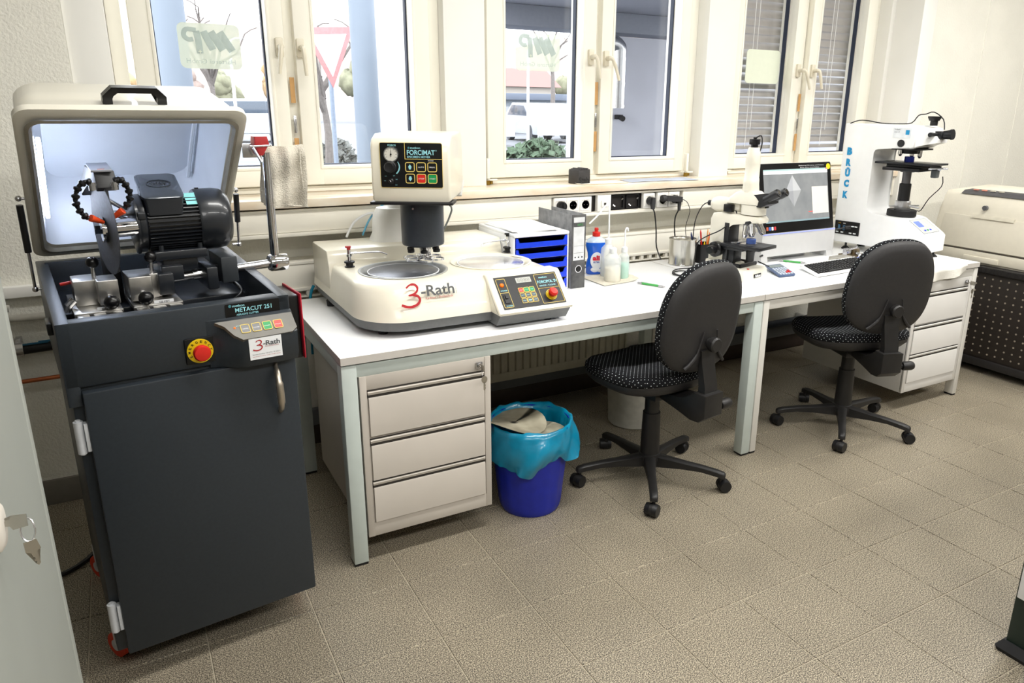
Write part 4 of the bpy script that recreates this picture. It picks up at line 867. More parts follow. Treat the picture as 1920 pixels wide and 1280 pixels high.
def plug(x, lab, z=SZ, angled=False):
    p = thingw('power_plug', lab, 'plug', (x, .07, z)); b = MB(); b.lathe([(.019, .046), (.021, .052), (.021, .074)], c=(x, 0, z), axis='y', seg=20)
    if angled: b.loft([[(x-.088+q[0]*0, .036+q[0], z+.012+q[1]) for q in ((-.014, -.013), (.014, -.013), (.016, 0), (.014, .015), (-.014, .015))], [(x+.012, .036+q[0], z+.004+q[1]) for q in ((-.016, -.013), (.016, -.013), (.016, 0), (.016, .013), (-.016, .013))]]); b.lathe([(.016, 0), (.018, .006), (.018, .022)], c=(x-.11, .04, z+.013), axis='x', seg=18); b.loft([rrect(x-.006, x+.012, .026, .044, .004, z), rrect(x-.004, x+.008, .028, .040, .003, z-.055)])
    else: b.loft([rrect(x-.011, x+.011, .034, .060, .005, z+.018), rrect(x-.012, x+.012, .034, .060, .005, z-.005), rrect(x-.007, x+.009, .036, .054, .004, z-.040)])
    obj('plug_body', b, mk('plug_dark_grey', (52, 52, 54), .5), p); return p
p1 = plug(1.830, 'black angled plug in the socket above the wash bottles and tin', SZ); obj('cord', MB().tube([(1.830, .045, SZ-.035), (1.845, .045, .98), (1.872, .06, .89), (1.888, .07, .80), (1.893, .03, .735)], .0035, seg=8), black, p1)
p2 = plug(1.992, 'long dark adapter plug in the rightmost wall socket', SZ, True); obj('cord', MB().tube([(1.995, .035, SZ-.05), (1.985, .05, .95), (2.0, .065, .87), (2.02, .07, .80), (2.03, .04, .72)], .0035, seg=8), black, p2)
obj('thin_cord', MB().tube([(1.995, .035, SZ+.005), (2.03, .02, 1.035), (2.065, .03, .98), (2.06, .05, .90), (2.08, .06, .83), (2.09, .03, .75)], .0018, seg=6), black, p2)
dl = thingw('floor_duct', 'cream lower wall duct with slotted grille just above desk height', 'cable duct', (1.64, .2, .75))
b = MB(); b.box(-.49, 3.76, .125, .25, .752, .872, .004); b.box(-.49, 3.76, .121, .13, .862, .876, .002); b.box(-.49, 3.76, .119, .13, .750, .764, .002); obj('duct_cover', b, cream2, dl)
b = MB(); b.box(-.49, 3.76, .122, .20, .722, .727, .001); 
for k in range(78): x = -.44+k*.054; b.box(x, x+.018, .122, .14, .727, .750)
o = obj('slotted_grille', b, cream2, dl); o['kind'] = 'stuff'
rd = thingw('radiator', 'ribbed grey panel radiator under the left desk', 'radiator', (1.2, .14, .16))
radm = mk('radiator_grey_beige', (206, 202, 184), .5, var=.03)
pts = []; x = .58
while x < 1.74:
    pts += [(x, .105), (x+.030, .105), (x+.034, .116), (x+.0375, .116)]; x += .0415
pts2 = pts+[(1.74, .105), (1.76, .12), (1.76, .19), (.565, .19), (.565, .12)]
b = MB(); b.loft([[(p[0], p[1], z) for p in pts2] for z in (.235, .66)]); bmesh.ops.triangulate(b.bm, faces=[f for f in b.bm.faces if len(f.verts) > 4])
obj('ribbed_panel', b, radm, rd, 25); obj('lower_header', MB().box(.565, 1.76, .104, .19, .19, .236, .006), radm, rd); obj('upper_header', MB().box(.565, 1.76, .104, .19, .659, .70, .006), radm, rd)
obj('wall_bracket', MB().box(.75, .78, .18, .249, .2, .65), radm, rd); obj('wall_bracket', MB().box(1.55, 1.58, .18, .249, .2, .65), radm, rd)
struct('trim_10', MB().box(-.49, 3.77, .215, .25, .10, .175, .004), mk('grey_floor_duct', (112, 116, 120), .5, var=.03))
dd = thingw('wall_pipe', 'dark blue heating pipe low on the wall beneath the right desk', 'pipe', (2.6, .19, .17)); obj('pipe', MB().cyl((1.85, .20, .20), (3.70, .20, .20), .022, seg=14), mk('dark_blue_pipe', (48, 58, 76), .5), dd); obj('bracket', MB().box(2.3, 2.32, .18, .25, .17, .23).box(3.2, 3.22, .18, .25, .17, .23), steel, dd)
# pipes on the left wall
tag(obj('cable_duct', MB().box(-2.9, -.62, .145, .18, .826, .866, .003), smoothw), 'white horizontal cable duct on the rough left wall', 'cable duct')
tag(obj('conduit_pipe', MB().tube([(-2.6, .15, .80), (-1.05, .15, .80), (-.98, .15, .765), (-.90, .15, .752), (-.66, .15, .752)], .013, seg=12), mk('painted_pipe', (222, 220, 212), .5)), 'white painted bent pipe on the left wall below the cable duct', 'pipe')
bp_ = thing('black_pipe', 'black water pipe with clamp on the left wall', 'pipe', (-.9, .145, .64)); obj('pipe', MB().cyl((-1.8, 0, -.035), (-.02, 0, -.004), .014).cyl((-.02, 0, -.004), (.26, 0, .005), .018), black, bp_); obj('pipe_clamp', MB().lathe([(.026, -.012), (.026, .012)], axis='x', seg=16, M=Matrix.Translation((-.01, 0, 0))).box(-.02, 0, -.005, .03, -.012, .04, .002), steel, bp_); obj('blue_cable', MB().tube([(-1.5, -.01, .0), (-.05, -.012, .016), (.05, -.012, .022), (.26, -.012, .024)], .004, seg=6), mk('petrol_blue', (30, 90, 120), .5), bp_)
tag(obj('copper_pipe', MB().cyl((-2.4, .15, .50), (-.64, .15, .518), .008), mk('copper', (196, 116, 78), .3, .9)), 'thin copper pipe on the left wall behind the cutter', 'pipe')
tag(obj('floor_cable', MB().tube([(-1.3, -.42, .009), (-1.0, -.42, .009), (-.84, -.38, .009), (-.765, -.30, .009), (-.74, -.22, .009), (-.745, -.10, .009), (-.75, .05, .009)], .008, seg=8), black), 'black mains cord on the floor behind the cutter', 'cable')

# ---------------------------------------------------------------- bin, liner, discs, pail
bn = thing('waste_bin', 'dark blue ribbed plastic waste bin beside the drawer unit', 'bin', (.722, -.70, 0))
bluep = mk('blue_bin_plastic', (28, 44, 170), .35, var=.05)
b = MB(); N = 64
def binr(k, r, z): a = 2*PI*k/N; q = r*(1+(.022 if k % 4 in (0,) and .03 < z < .30 else 0)); return (q*math.cos(a), q*math.sin(a), z)
b.loft([[binr(k, r, z) for k in range(N)] for r, z in ((.112, .0), (.118, .012), (.121, .035), (.147, .29), (.150, .345), (.156, .35), (.156, .358), (.147, .356), (.113, .02))], caps=(True, True))
obj('bin_body', b, bluep, bn, 25)
lin_m = mk('teal_liner_film', (8, 138, 176), .28, var=.12, scale=14, trans=.0, bump=.5, bscale=26, coat=.4)
b = MB(); rn = random.Random(11); N = 96
ph = [rn.uniform(0, 6.28) for _ in range(12)]
def wr(k, amp): a = 2*PI*k/N; return amp*(math.sin(5*a+ph[0])+.8*math.sin(9*a+ph[1])+.6*math.sin(14*a+ph[2])+.5*math.sin(23*a+ph[3]))/2.2
def low(k): a = 2*PI*k/N; return .190+.065*(abs((a*1.5/PI+.62) % 1-.5)*2)+.010*math.sin(7*a)+.006*math.sin(13*a)
rings = []
def ring(fr): rings.append([( (fr(k)[0])*math.cos(2*PI*k/N), (fr(k)[0])*math.sin(2*PI*k/N), fr(k)[1]) for k in range(N)])
for t in (1, .8, .6, .4, .2, .08):
    ring(lambda k, t=t: (.156+.014*math.sin(t*PI)*(1+.8*math.sin(2*PI*k/N*3+1))+.006*t+.030*t*max(0, math.cos(2*PI*k/N+.1))**2+wr(k+int(9*t), .013*(.3+t)), .352-(.352-low(k))*t))
ring(lambda k: (.158+wr(k, .004), .366+wr(k+7, .006))); ring(lambda k: (.150+wr(k, .003), .362))
for t in (.1, .3, .6, .9): ring(lambda k, t=t: (.1435-.022*t-abs(wr(k+5, .012*min(1, t*2))), .358-.17*t))
b.loft(rings, caps=(False, True)); bl_ = obj('bin_liner', b, lin_m, loc=(.722, -.70, 0), angle=180); tag(bl_, 'turquoise plastic liner folded over the rim of the blue bin', 'bin liner')
discm = mk('worn_emery_paper', (164, 158, 138), .85, rgb2=(128, 122, 104), scale=12)
def wavydisc(cx, cy, cz, r, tilt, az, lab, curl):
    b = MB(); 
    def f(u, v):
        a = 2*PI*v; q = r*u; x, y = q*math.cos(a), q*math.sin(a); return (x, y, curl*x*x*3-curl*.5*y*y*2)
    b.grid(f, 6, 32, .0015); M_ = Matrix.Rotation(R(az), 4, 'Z') @ Matrix.Rotation(R(tilt), 4, 'Y')
    for v in b.bm.verts: v.co = M_ @ v.co
    bmesh.ops.remove_doubles(b.bm, verts=b.bm.verts, dist=.0008)
    tag(obj('grinding_disc', b, discm, loc=(cx, cy, cz), angle=60), lab, 'grinding disc')
wavydisc(.655, -.690, .352, .125, 6, 25, 'large curled used grinding disc leaning at the left in the bin', .55)
wavydisc(.755, -.735, .322, .095, 10, 40, 'smaller flat used grinding disc lying at the right in the bin', .3)
pl_ = thing('pail', 'white plastic pail on the floor behind the left swivel chair', 'pail', (1.557, -.235, 0))
obj('pail_body', MB().lathe([(.118, 0), (.124, .006), (.134, .24), (.139, .244), (.139, .252), (.131, .252), (.120, .012)], seg=40, caps=(True, True)), mk('pail_white', (214, 212, 202), .4), pl_); obj('rim', MB().lathe([(.137, .225), (.141, .228), (.141, .234), (.137, .236)], seg=40, caps=(False, False)), mk('pail_white', (214, 212, 202), .4), pl_)

# ---------------------------------------------------------------- swivel chairs (local: +y is the way the sitter faces)
def fabric_mat():
    M = bpy.data.materials.new('dotted_black_fabric'); M.use_nodes = True; n = M.node_tree; b = n.nodes['Principled BSDF']; L = n.links
    uv = n.nodes.new('ShaderNodeUVMap'); mp = n.nodes.new('ShaderNodeMapping'); mp.inputs['Rotation'].default_value = (0, 0, R(45)); mp.inputs['Scale'].default_value = (72, 72, 72); L.new(uv.outputs[0], mp.inputs[0])
    fr = n.nodes.new('ShaderNodeVectorMath'); fr.operation = 'FRACTION'; L.new(mp.outputs[0], fr.inputs[0])
    sb = n.nodes.new('ShaderNodeVectorMath'); sb.operation = 'SUBTRACT'; sb.inputs[1].default_value = (.5, .5, 0); L.new(fr.outputs[0], sb.inputs[0])
    sx = n.nodes.new('ShaderNodeSeparateXYZ'); L.new(sb.outputs[0], sx.inputs[0]); cb = n.nodes.new('ShaderNodeCombineXYZ'); L.new(sx.outputs[0], cb.inputs[0]); L.new(sx.outputs[1], cb.inputs[1])
    ln = n.nodes.new('ShaderNodeVectorMath'); ln.operation = 'LENGTH'; L.new(cb.outputs[0], ln.inputs[0])
    lt = n.nodes.new('ShaderNodeMath'); lt.operation = 'LESS_THAN'; lt.inputs[1].default_value = .105; L.new(ln.outputs['Value'], lt.inputs[0])
    mx = n.nodes.new('ShaderNodeMixRGB'); mx.inputs[1].default_value = (*lin((20, 21, 24)), 1); mx.inputs[2].default_value = (*lin((225, 232, 236)), 1); L.new(lt.outputs[0], mx.inputs[0]); L.new(mx.outputs[0], b.inputs['Base Color'])
    b.inputs['Roughness'].default_value = .95; b.inputs['Specular IOR Level'].default_value = .2; return M
fab = fabric_mat(); shell = mk('chair_shell_plastic', (46, 45, 46), .5, var=.06, scale=90, bump=.25, bscale=900); shell2 = mk('chair_base_plastic', (34, 33, 33), .45, var=.08)
def uvbox(o, k=1.0):
    me = o.data; uv = me.uv_layers.new(name='UVMap')
    for p in me.polygons:
        nx, ny, nz = map(abs, p.normal)
        for li in p.loop_indices:
            c = me.vertices[me.loops[li].vertex_index].co
            uv.data[li].uv = ((c.x, c.y) if nz >= max(nx, ny) else ((c.x, c.z) if ny >= nx else (c.y, c.z)))
def seatring(s, z, dz=0, pinch=1.0):
    out = []
    for k in range(48):
        a = 2*PI*k/48; ex = 2/2.7
        x = .248*s*abs(math.cos(a))**ex*(1 if math.cos(a) >= 0 else -1); y = .235*s*abs(math.sin(a))**ex*(1 if math.sin(a) >= 0 else -1)
        if y > 0: x *= 1-.10*(y/.225)**2
        zz = z-.030*max(0, (y-.12)/.1)**2*.6+.012*(x/.23)**2+(.022*max(0, (-y-.08)/.14)**2)
        out.append((x, y+.035, zz+dz+.040))
    return out
def backring(s, y, dz=.0):
    out = []
    for k in range(48):
        a = 2*PI*k/48; c_, s_ = math.cos(a), math.sin(a); ex = 2/2.6
        x = .205*s*abs(c_)**ex*(1 if c_ >= 0 else -1); z = .217*s*abs(s_)**ex*(1 if s_ >= 0 else -1)
        x *= 1-.06*(z/.235)  # slightly wider low down
        if z > 0: x *= 1-.07*(z/.235)**2
        out.append((x, y-.035*(1-(x/.215)**2)*.0+.05*(x/.215)**2*.6, z+.760+dz))
    return out
def chair(label, x, y, face, base):
    c = thing('swivel_chair', label, 'chair', (x, y, 0), face-90, 'black swivel chairs at the desks')
    b = MB(); b.loft([seatring(.55, .375), seatring(.90, .392), seatring(.985, .410), seatring(1.0, .428)]); obj('seat_shell', b, shell, c, 60)
    b = MB(); b.loft([seatring(.985, .424), seatring(1.012, .436), seatring(1.0, .455), seatring(.93, .470), seatring(.70, .474), seatring(.3, .466)]); o = obj('seat', b, fab, c, 80); uvbox(o)
    T = Matrix.Translation((0, -.225, 0)) @ Matrix.Translation((0, 0, .5)) @ Matrix.Rotation(R(7), 4, 'X') @ Matrix.Translation((0, 0, -.5))
    b = MB(); b.loft([backring(.60, -.026), backring(.80, -.024), backring(.93, -.016), backring(.975, -.004), backring(.985, .008)], M=T); bs = obj('back_shell', b, shell, c, 60)
    b = MB(); b.loft([backring(.985, .004), backring(1.0, .014), backring(.995, .028), backring(.95, .040), backring(.75, .047), backring(.3, .043)], M=T); o = obj('backrest', b, fab, c, 80); uvbox(o)
    gr = MB()
    for s_ in (-1, 1): gr.tube([T @ Vector((s_*.035, -.0265, .72)), T @ Vector((s_*.055, -.028, .64)), T @ Vector((s_*.085, -.0255, .600)), T @ Vector((s_*.105, -.020, .582))], .006, seg=8, radii=[.003]*4+[.007]*10)
    obj('back_ridge', gr, shell, bs)
    st = MB(); st.loft([[T @ Vector((a_*.035, d_, .645)) for a_, d_ in ((-1, -.030), (1, -.030), (1, -.022), (-1, -.022))], [T @ Vector((a_*.034, d_, .60)) for a_, d_ in ((-1, -.040), (1, -.040), (1, -.018), (-1, -.018))], [(a_*.034, d_, .50) for a_, d_ in ((-1, -.300), (1, -.300), (1, -.268), (-1, -.268))], [(a_*.036, d_, .40) for a_, d_ in ((-1, -.300), (1, -.300), (1, -.262), (-1, -.262))]]); obj('back_support', st, shell2, c, 30)
    kb = MB(); kp = T @ Vector((0, -.028, .672)); kb.cyl(kp, kp+Vector((0, -.016, 0)), .020, seg=18).lathe([(.027, 0), (.029, .004), (.029, .022), (.024, .028)], seg=12, M=Matrix.Translation(kp+Vector((0, -.012, 0))) @ Matrix.Rotation(R(90), 4, 'X')); obj('height_knob', kb, shell2, c, 30)
    mc = MB(); mc.prism([(-.32, .48), (-.32, .39), (-.29, .365), (-.25, .362), (-.12, .395), (-.04, .405), (-.04, .43), (-.20, .43), (-.262, .48)], -.050, .050, 'x', bev=.006); mc.box(-.075, .075, -.09, .09, .385, .42, .006); obj('mechanism_housing', mc, shell2, c, 30)
    tl_ = MB(); tl_.cyl((.05, -.29, .41), (.075, -.29, .41), .010); tl_.lathe([(.017, .072), (.020, .078), (.021, .115), (.017, .125)], c=(0, -.29, .41), axis='x', seg=14); obj('tilt_knob', tl_, shell2, c, 30)
    cl = MB(); cl.lathe([(.040, .10), (.038, .24), (.036, .30), (.032, .30)], seg=28); cl.lathe([(.030, .30), (.030, .395)], seg=24); obj('gas_column', cl, shell2, c)
    hb = MB(); hb.lathe([(.030, .062), (.045, .066), (.048, .10), (.044, .118), (.036, .122)], seg=28); obj('base_hub', hb, shell2, c)
    for k in range(5):
        a = R(base+72*k-(face-90)); d = Vector((math.cos(a), math.sin(a), 0)); q = Vector((-d.y, d.x, 0)); rings_ = []
        for t, wd, z0, z1 in ((.025, .024, .064, .116), (.06, .022, .066, .112), (.14, .017, .072, .104), (.22, .0155, .074, .098), (.285, .0155, .066, .090), (.312, .015, .060, .083), (.318, .010, .062, .078)):
            rings_.append([d*t+q*(s1*wd)+Vector((0, 0, z)) for s1, z in ((-1, z0), (1, z0), (1, z1-.006), (.6, z1), (-.6, z1), (-1, z1-.006))])
        b = MB(); b.loft(rings_); lg = obj('base_leg', b, shell2, c, 45)
        e = d*.303; ca = a+1.1*(k % 3-1)+.6; cd = Vector((math.cos(ca), math.sin(ca), 0)); cq = Vector((-cd.y, cd.x, 0)); cc = e+cd*.012
        w_ = MB()
        for s1 in (-1, 1): w_.cyl(cc+cq*(s1*.007)+Vector((0, 0, .0265)), cc+cq*(s1*.025)+Vector((0, 0, .0265)), .0262, .0235, seg=22)
        ct = obj('caster', w_, black, c, 40); hbq = MB(); hbq.cyl(e+Vector((0, 0, .04)), e+Vector((0, 0, .066)), .007); hbq.cyl(cc-cq*.007+Vector((0, 0, .0265)), cc+cq*.007+Vector((0, 0, .0265)), .024, seg=18); obj('caster_fork', hbq, shell2, ct)
    return c
chair('black swivel chair with dotted seat in front of the left desk, nearer the blue bin', 1.262, -.752, 97, 236.5)
chair('black swivel chair with dotted seat in front of the right desk and keyboard', 2.426, -.775, 71, 220)
# ---------------------------------------------------------------- things on the left desk
DZ = .7452
lt = thingw('letter_tray_unit', 'white letter tray unit with five blue drawers beside the binder', 'letter tray', (.97, -.17, .745))
traym = mk('tray_white', (238, 240, 244), .35, var=.01); blued = mk('royal_blue_plastic', (24, 62, 214), .35, var=.03)
b = MB(); b.box(.842, 1.106, -.326, .015, DZ, .752, .002); b.box(.842, .850, -.326, .015, .75, .985, .002); b.box(1.098, 1.106, -.326, .015, .75, .985, .002); b.box(.842, 1.106, .008, .015, .75, .985, .001); b.box(.842, 1.106, -.332, .015, .983, .998, .005)
for k in range(1, 5): b.box(.848, 1.10, -.318, .01, .752+k*.0462-.001, .752+k*.0462+.001)
obj('tray_case', b, traym, lt)
obj('tray_back', MB().box(.85, 1.098, -.02, .006, .753, .983), mk('tray_inside_dark', (20, 22, 34), .6), lt)
for k in range(5):
    z = .7545+k*.0462; d = MB(); d.loft([[(x, y, zz) for x, zz in ((.852, z+.040), (.862, z+.040), (.868, z+.022), (1.078, z+.022), (1.086, z+.040), (1.096, z+.040), (1.096, z), (.852, z))] for y in (-.330, -.326)]); bmesh.ops.triangulate(d.bm, faces=[f for f in d.bm.faces if len(f.verts) > 4])
    d.box(.852, .855, -.326, -.03, z, z+.032); d.box(1.093, 1.096, -.326, -.03, z, z+.032); d.box(.852, 1.096, -.326, -.03, z, z+.002)
    do = obj('drawer', d, blued, lt, 30)
    if k == 0: obj('barcode_label', MB().box(1.035, 1.085, -.3312, -.330, z+.003, z+.019), paper, do); tmesh('||||| || |||', .03, .009, (1.045, -.3316, z+.007), *FR, blackg, do)
tag(obj('paper_sheets', MB().box(-.105, .105, -.145, .15, 0, .006, .001, M=Matrix.Rotation(R(3), 4, 'Z')).box(-.105, .105, -.150, .145, .006, .009, 0, M=Matrix.Rotation(R(-5), 4, 'Z')), paper, loc=(.965, -.165, .9985)), 'white paper sheets lying on the letter tray unit', 'paper')
bd = thingw('ring_binder', 'grey marbled lever arch binder standing upright beside the letter trays', 'binder', (1.147, -.20, .745))
marb = mk('binder_cloud_grey', (92, 92, 92), .7, rgb2=(66, 66, 68), scale=26, detail=6)
b = MB(); b.box(1.113, 1.116, -.335, -.045, DZ, 1.063, .001); b.box(1.180, 1.183, -.335, -.045, DZ, 1.063, .001); obj('cover', b, mk('binder_side_grey', (140, 141, 143), .7, rgb2=(116, 117, 120), scale=40, detail=6), bd); obj('spine', MB().box(1.113, 1.183, -.338, -.334, DZ, 1.063, .0015), marb, bd)
obj('paper_block', MB().box(1.118, 1.172, -.325, -.09, .755, 1.045), paper, bd)
sl_ = obj('spine_label', MB().box(1.121, 1.175, -.3390, -.338, .868, 1.052), mk('label_grey_white', (214, 216, 218), .7), bd); obj('label_bar', MB().box(1.121, 1.175, -.3396, -.3388, 1.012, 1.030), marb, sl_); tmesh('LEITZ', .024, .007, (1.140, -.3399, 1.017), *FR, mk('print_green', (60, 190, 80), .6), sl_)
obj('index_dots', MB().box(1.128, 1.134, -.3394, -.339, .878, .884).box(1.145, 1.151, -.3394, -.339, .878, .884).box(1.162, 1.168, -.3394, -.339, .878, .884).box(1.123, 1.173, -.3394, -.339, .9, .9006).box(1.123, 1.173, -.3394, -.339, .93, .9306), blackg, sl_)
obj('finger_ring', MB().lathe([(.0135, -.3405), (.0165, -.3405), (.0165, -.338), (.0135, -.338), (.0135, -.3405)], c=(1.148, 0, .830), axis='y', seg=28, caps=(False, False)), chrome, bd); obj('finger_hole', MB().cyl((1.148, -.3384, .830), (1.148, -.3375, .830), .0135, seg=24), blackg, bd)
# detergent bottle
db = thing('detergent_bottle', 'blue dish detergent bottle with red cap beside the binder', 'bottle', (1.378, -.125, DZ), -22)
blq = mk('blue_detergent', (20, 96, 214), .12, var=.06, scale=20, coat=.6)
prof_ = ((.040, .022, .0), (.046, .026, .004), (.046, .026, .05), (.038, .024, .078), (.040, .024, .10), (.050, .026, .135), (.048, .025, .150))
def ell(a, b_, z, cx=0, n=28): return [(cx+a*math.cos(2*PI*k/n), b_*math.sin(2*PI*k/n), z) for k in range(n)]
obj('bottle_body', MB().loft([ell(*p) for p in prof_]), blq, db, 60)
obj('clear_shoulder', MB().loft([ell(.048, .025, .150), ell(.040, .022, .165), ell(.020, .016, .176), ell(.016, .015, .180)]), mk('pale_blue_clear', (206, 222, 240), .1, coat=.6), db, 60)
obj('red_cap', MB().lathe([(.018, .178), (.0185, .180), (.018, .197), (.009, .199), (.008, .205), (.010, .207), (.009, .216), (.004, .218)], seg=22), redp, db, 40)
lb_ = MB(); lb_.loft([[(.030*math.cos(2*PI*k/26), -.0265+.0, .067+.040*math.sin(2*PI*k/26)) for k in range(26)], [(.030*math.cos(2*PI*k/26), -.0285, .067+.040*math.sin(2*PI*k/26)) for k in range(26)]]); lo_ = obj('label', lb_, mk('label_pale', (236, 240, 244), .5), db); tmesh('ali', .034, .024, (-.020, -.0292, .068), *FR, mk('label_red', (220, 24, 50), .5), lo_, bold=.05); tmesh('ULTRA', .030, .008, (-.017, -.0292, .056), *FR, mk('label_blue', (20, 60, 160), .5), lo_, bold=.03)
obj('cloud_print', MB().sphere((-.006, -.024, .024), .018, sc=(1.2, .28, .7)).sphere((.014, -.024, .020), .012, sc=(1, .28, .7)), white, db)
clearp = mk('milky_plastic', (240, 244, 244), .3, var=.01, alpha=.42, coat=.3)
mat_ = MB(); mat_.grid(lambda u, v: (-.01+u*.20+.0*v, -.20+v*.19+.02*u, .0015+(.014*max(0, (u-.62)/.38)**2*(1-abs(v-.25)*1.2 if abs(v-.25) < .8 else 0))), 16, 8, .0018)
tag(obj('cleaning_cloth', mat_, mk('beige_cloth', (214, 208, 192), .9, var=.05, scale=60, bump=.3, bscale=400), loc=(1.280, -.165, DZ+.001)), 'flat beige cloth under the wash bottles', 'cloth')
def wash(x, y, r, h, nk, tube, fillc, fill, lab):
    w_ = thing('wash_bottle', lab, 'bottle', (x, y, DZ+.0045), 0, 'clear plastic wash bottles on the beige cloth')
    obj('liquid', MB().lathe([(r-.002, .001), (r-.002, fill)], seg=26), fillc, w_)
    obj('bottle_body', MB().lathe([(r-.002, 0), (r, .003), (r, h*.70), (r*.93, h*.78), (r*.5, h*.88), (nk, h*.90), (nk, h)], seg=30), clearp, w_, 50)
    obj('screw_cap', MB().lathe([(nk+.002, h-.014), (nk+.002, h+.006), (nk*.6, h+.012)], seg=20), mk('cap_white', (240, 242, 242), .4, alpha=.85), w_)
    if tube: obj('bent_spout', MB().tube([(a, b_, h+c_) for a, b_, c_ in tube], .0035, seg=8, smooth=5), white, w_)
wash(1.393, -.205, .034, .165, .014, [(0, 0, .0), (0, 0, .08), (-.004, 0, .150), (-.022, -.002, .160), (-.06, -.006, .125), (-.115, -.012, .085)], mk('clear_liquid', (226, 232, 232), .2, alpha=.5), .07, 'tall wash bottle with long bent white spout, rear left of the three')
wash(1.353, -.302, .0375, .140, .015, None, mk('cream_liquid', (236, 226, 200), .3), .060, 'wash bottle with cream coloured liquid, in front of the others')
wash(1.430, -.282, .0235, .135, .012, [(0, 0, .0), (0, 0, .075), (.004, 0, .092), (.012, 0, .094), (.016, 0, .08)], mk('mint_liquid', (150, 226, 200), .2), .070, 'slim wash bottle with mint green liquid at the right')
greenm = mk('pen_green', (74, 166, 84), .35)
def pen(x0, y0, x1, y1, lab):
    p0, p1 = Vector((0, 0, .0055)), Vector((x1-x0, y1-y0, .0055)); d = (p1-p0).normalized()
    p = thing('ballpoint_pen', lab, 'pen', (x0, y0, DZ), 0, 'green pens on the desks')
    obj('barrel', MB().cyl(p0+d*.02, p1-d*.035, .005, seg=12), greenm, p); obj('grip', MB().cyl(p1-d*.035, p1-d*.012, .0052, seg=12).cyl(p1-d*.012, p1, .004, .001, seg=10), steel, p); obj('clip', MB().box(-.0015, .0015, 0, .035, .005, .0065, M=Matrix.Translation(p0+d*.012) @ d.to_track_quat('Y', 'Z').to_matrix().to_4x4()).cyl(p0, p0+d*.02, .0048, seg=12).cyl(p0-d*.006, p0, .0025, seg=8), steel, p)
pen(1.432, -.392, 1.49, -.515, 'green pen lying in front of the beige cloth'); pen(2.395, -.310, 2.47, -.43, 'green pen lying below the computer screen')
tn = thing('tin_can', 'shiny open metal tin can beside the pen cup', 'tin', (1.900, -.125, DZ))
tinm = mk('tinplate', (214, 212, 206), .22, 1., var=.04, scale=6)
obj('can_body', MB().lathe([(.066, 0), (.069, .002), (.067, .006), (.067, .122), (.070, .126), (.070, .130), (.064, .131), (.063, .124), (.055, .122)], seg=40), tinm, tn)
cu_p = thing('pen_cup', 'black pen cup holding coloured pens', 'pen cup', (2.030, -.13, DZ)); obj('cup', MB().loft([rrect(-.046, .046, -.04, .04, .008, z) for z in (0, .095)], caps=(True, False)).loft([rrect(-.043, .043, -.037, .037, .006, z) for z in (.095, .01)], caps=(False, True)), black, cu_p)
for k, (dx, dy, lx, ly, h, c_, lab) in enumerate(((-.034, .01, -.04, .0, .155, 'pen_blue', 'dark blue pen leaning left in the black cup'), (-.022, -.01, -.02, .0, .135, 'cap_white', 'white pen leaning left in the black cup'), (.0, .0, -.022, .0, .165, 'red_plastic', 'long red pencil in the black cup'), (.030, .01, .004, .0, .165, 'pencil_wood', 'wooden pencil with dark tip in the black cup'), (.022, -.015, .006, .0, .12, 'green_key', 'green marker in the black cup'), (.034, -.01, .008, .0, .13, 'black_plastic', 'black marker in the black cup'), (.037, .014, .014, .0, .145, 'orange_pen', 'orange scissors-like pen at the right of the cup'), (.012, -.02, .0, 0, .112, 'orange_pen', 'short orange highlighter in the black cup'), (-.012, -.022, .0, 0, .108, 'yellow_plastic', 'short yellow highlighter in the black cup'))):
    mt_ = MATS.get(c_) or mk(c_, {'pen_blue': (30, 50, 110), 'pencil_wood': (226, 170, 110), 'orange_pen': (240, 110, 40)}[c_], .4)
    tag(obj('pen', MB().cyl((0, 0, .012), (lx, ly, h-.012), .0042, seg=10).cyl((lx, ly, h-.012), (lx*1.05, ly, h), .0036, .0015, seg=10), mt_, loc=(2.030+dx, -.13+dy, DZ)), lab, 'pen', 'pens in the black cup')
tag(obj('paper_scrap', MB().box(-.06, .075, -.04, .05, 0, .001, M=Matrix.Rotation(R(-24), 4, 'Z')), paper, loc=(1.64, -.435, DZ)), 'white paper slip left of the microscope', 'paper')
tag(obj('paper_note', MB().box(-.06, .07, -.04, .04, 0, .001, M=Matrix.Rotation(R(14), 4, 'Z')), paper, loc=(2.36, -.405, DZ)), 'white note sheet beside the calculator', 'paper')

# ---------------------------------------------------------------- microscope
ms = thing('microscope', 'cream upright microscope with camera tube and black eyepieces beside the monitor', 'microscope', (1.97, -.575, DZ-.0002), 14)
msi = mk('microscope_cream', (232, 228, 214), .35, var=.015, coat=.2); dkf = mk('microscope_black', (30, 31, 34), .35, var=.06)
def Z(z): return z-.745
b = MB(); b.loft([rrect(-.098, .098, .0, .20, .012, 0), rrect(-.10, .10, -.002, .20, .014, .012), rrect(-.096, .096, .004, .20, .014, .045), rrect(-.09, .09, .010, .195, .012, .052)]); b.loft([rrect(-.07, .07, .14, .25, .012, 0), rrect(-.066, .066, .15, .245, .012, .07)]); bs_ = obj('base', b, msi, ms, 50)
obj('badge_plate', MB().box(-.03, .03, -.0035, -.001, .012, .030, .001), blackg, bs_); tmesh('Nikon', .046, .012, (-.023, -.0042, .015), *FR, white, bs_, bold=.04, shear=.2); obj('power_light', MB().cyl((-.045, .022, .05), (-.045, .022, .0555), .006), redp, bs_)
b = MB()
for (x0, x1, y0, y1) in ((-.055, .085, .055, .070), (-.055, .085, .165, .180), (-.055, -.040, .055, .18), (.070, .085, .055, .18)): b.box(x0, x1, y0, y1, .052, .068, .003)
obj('light_frame', b, dkf, ms); obj('field_lens', MB().lathe([(.030, .052), (.030, .066), (.022, .068)], c=(.015, .115, 0), seg=24), msi, ms)
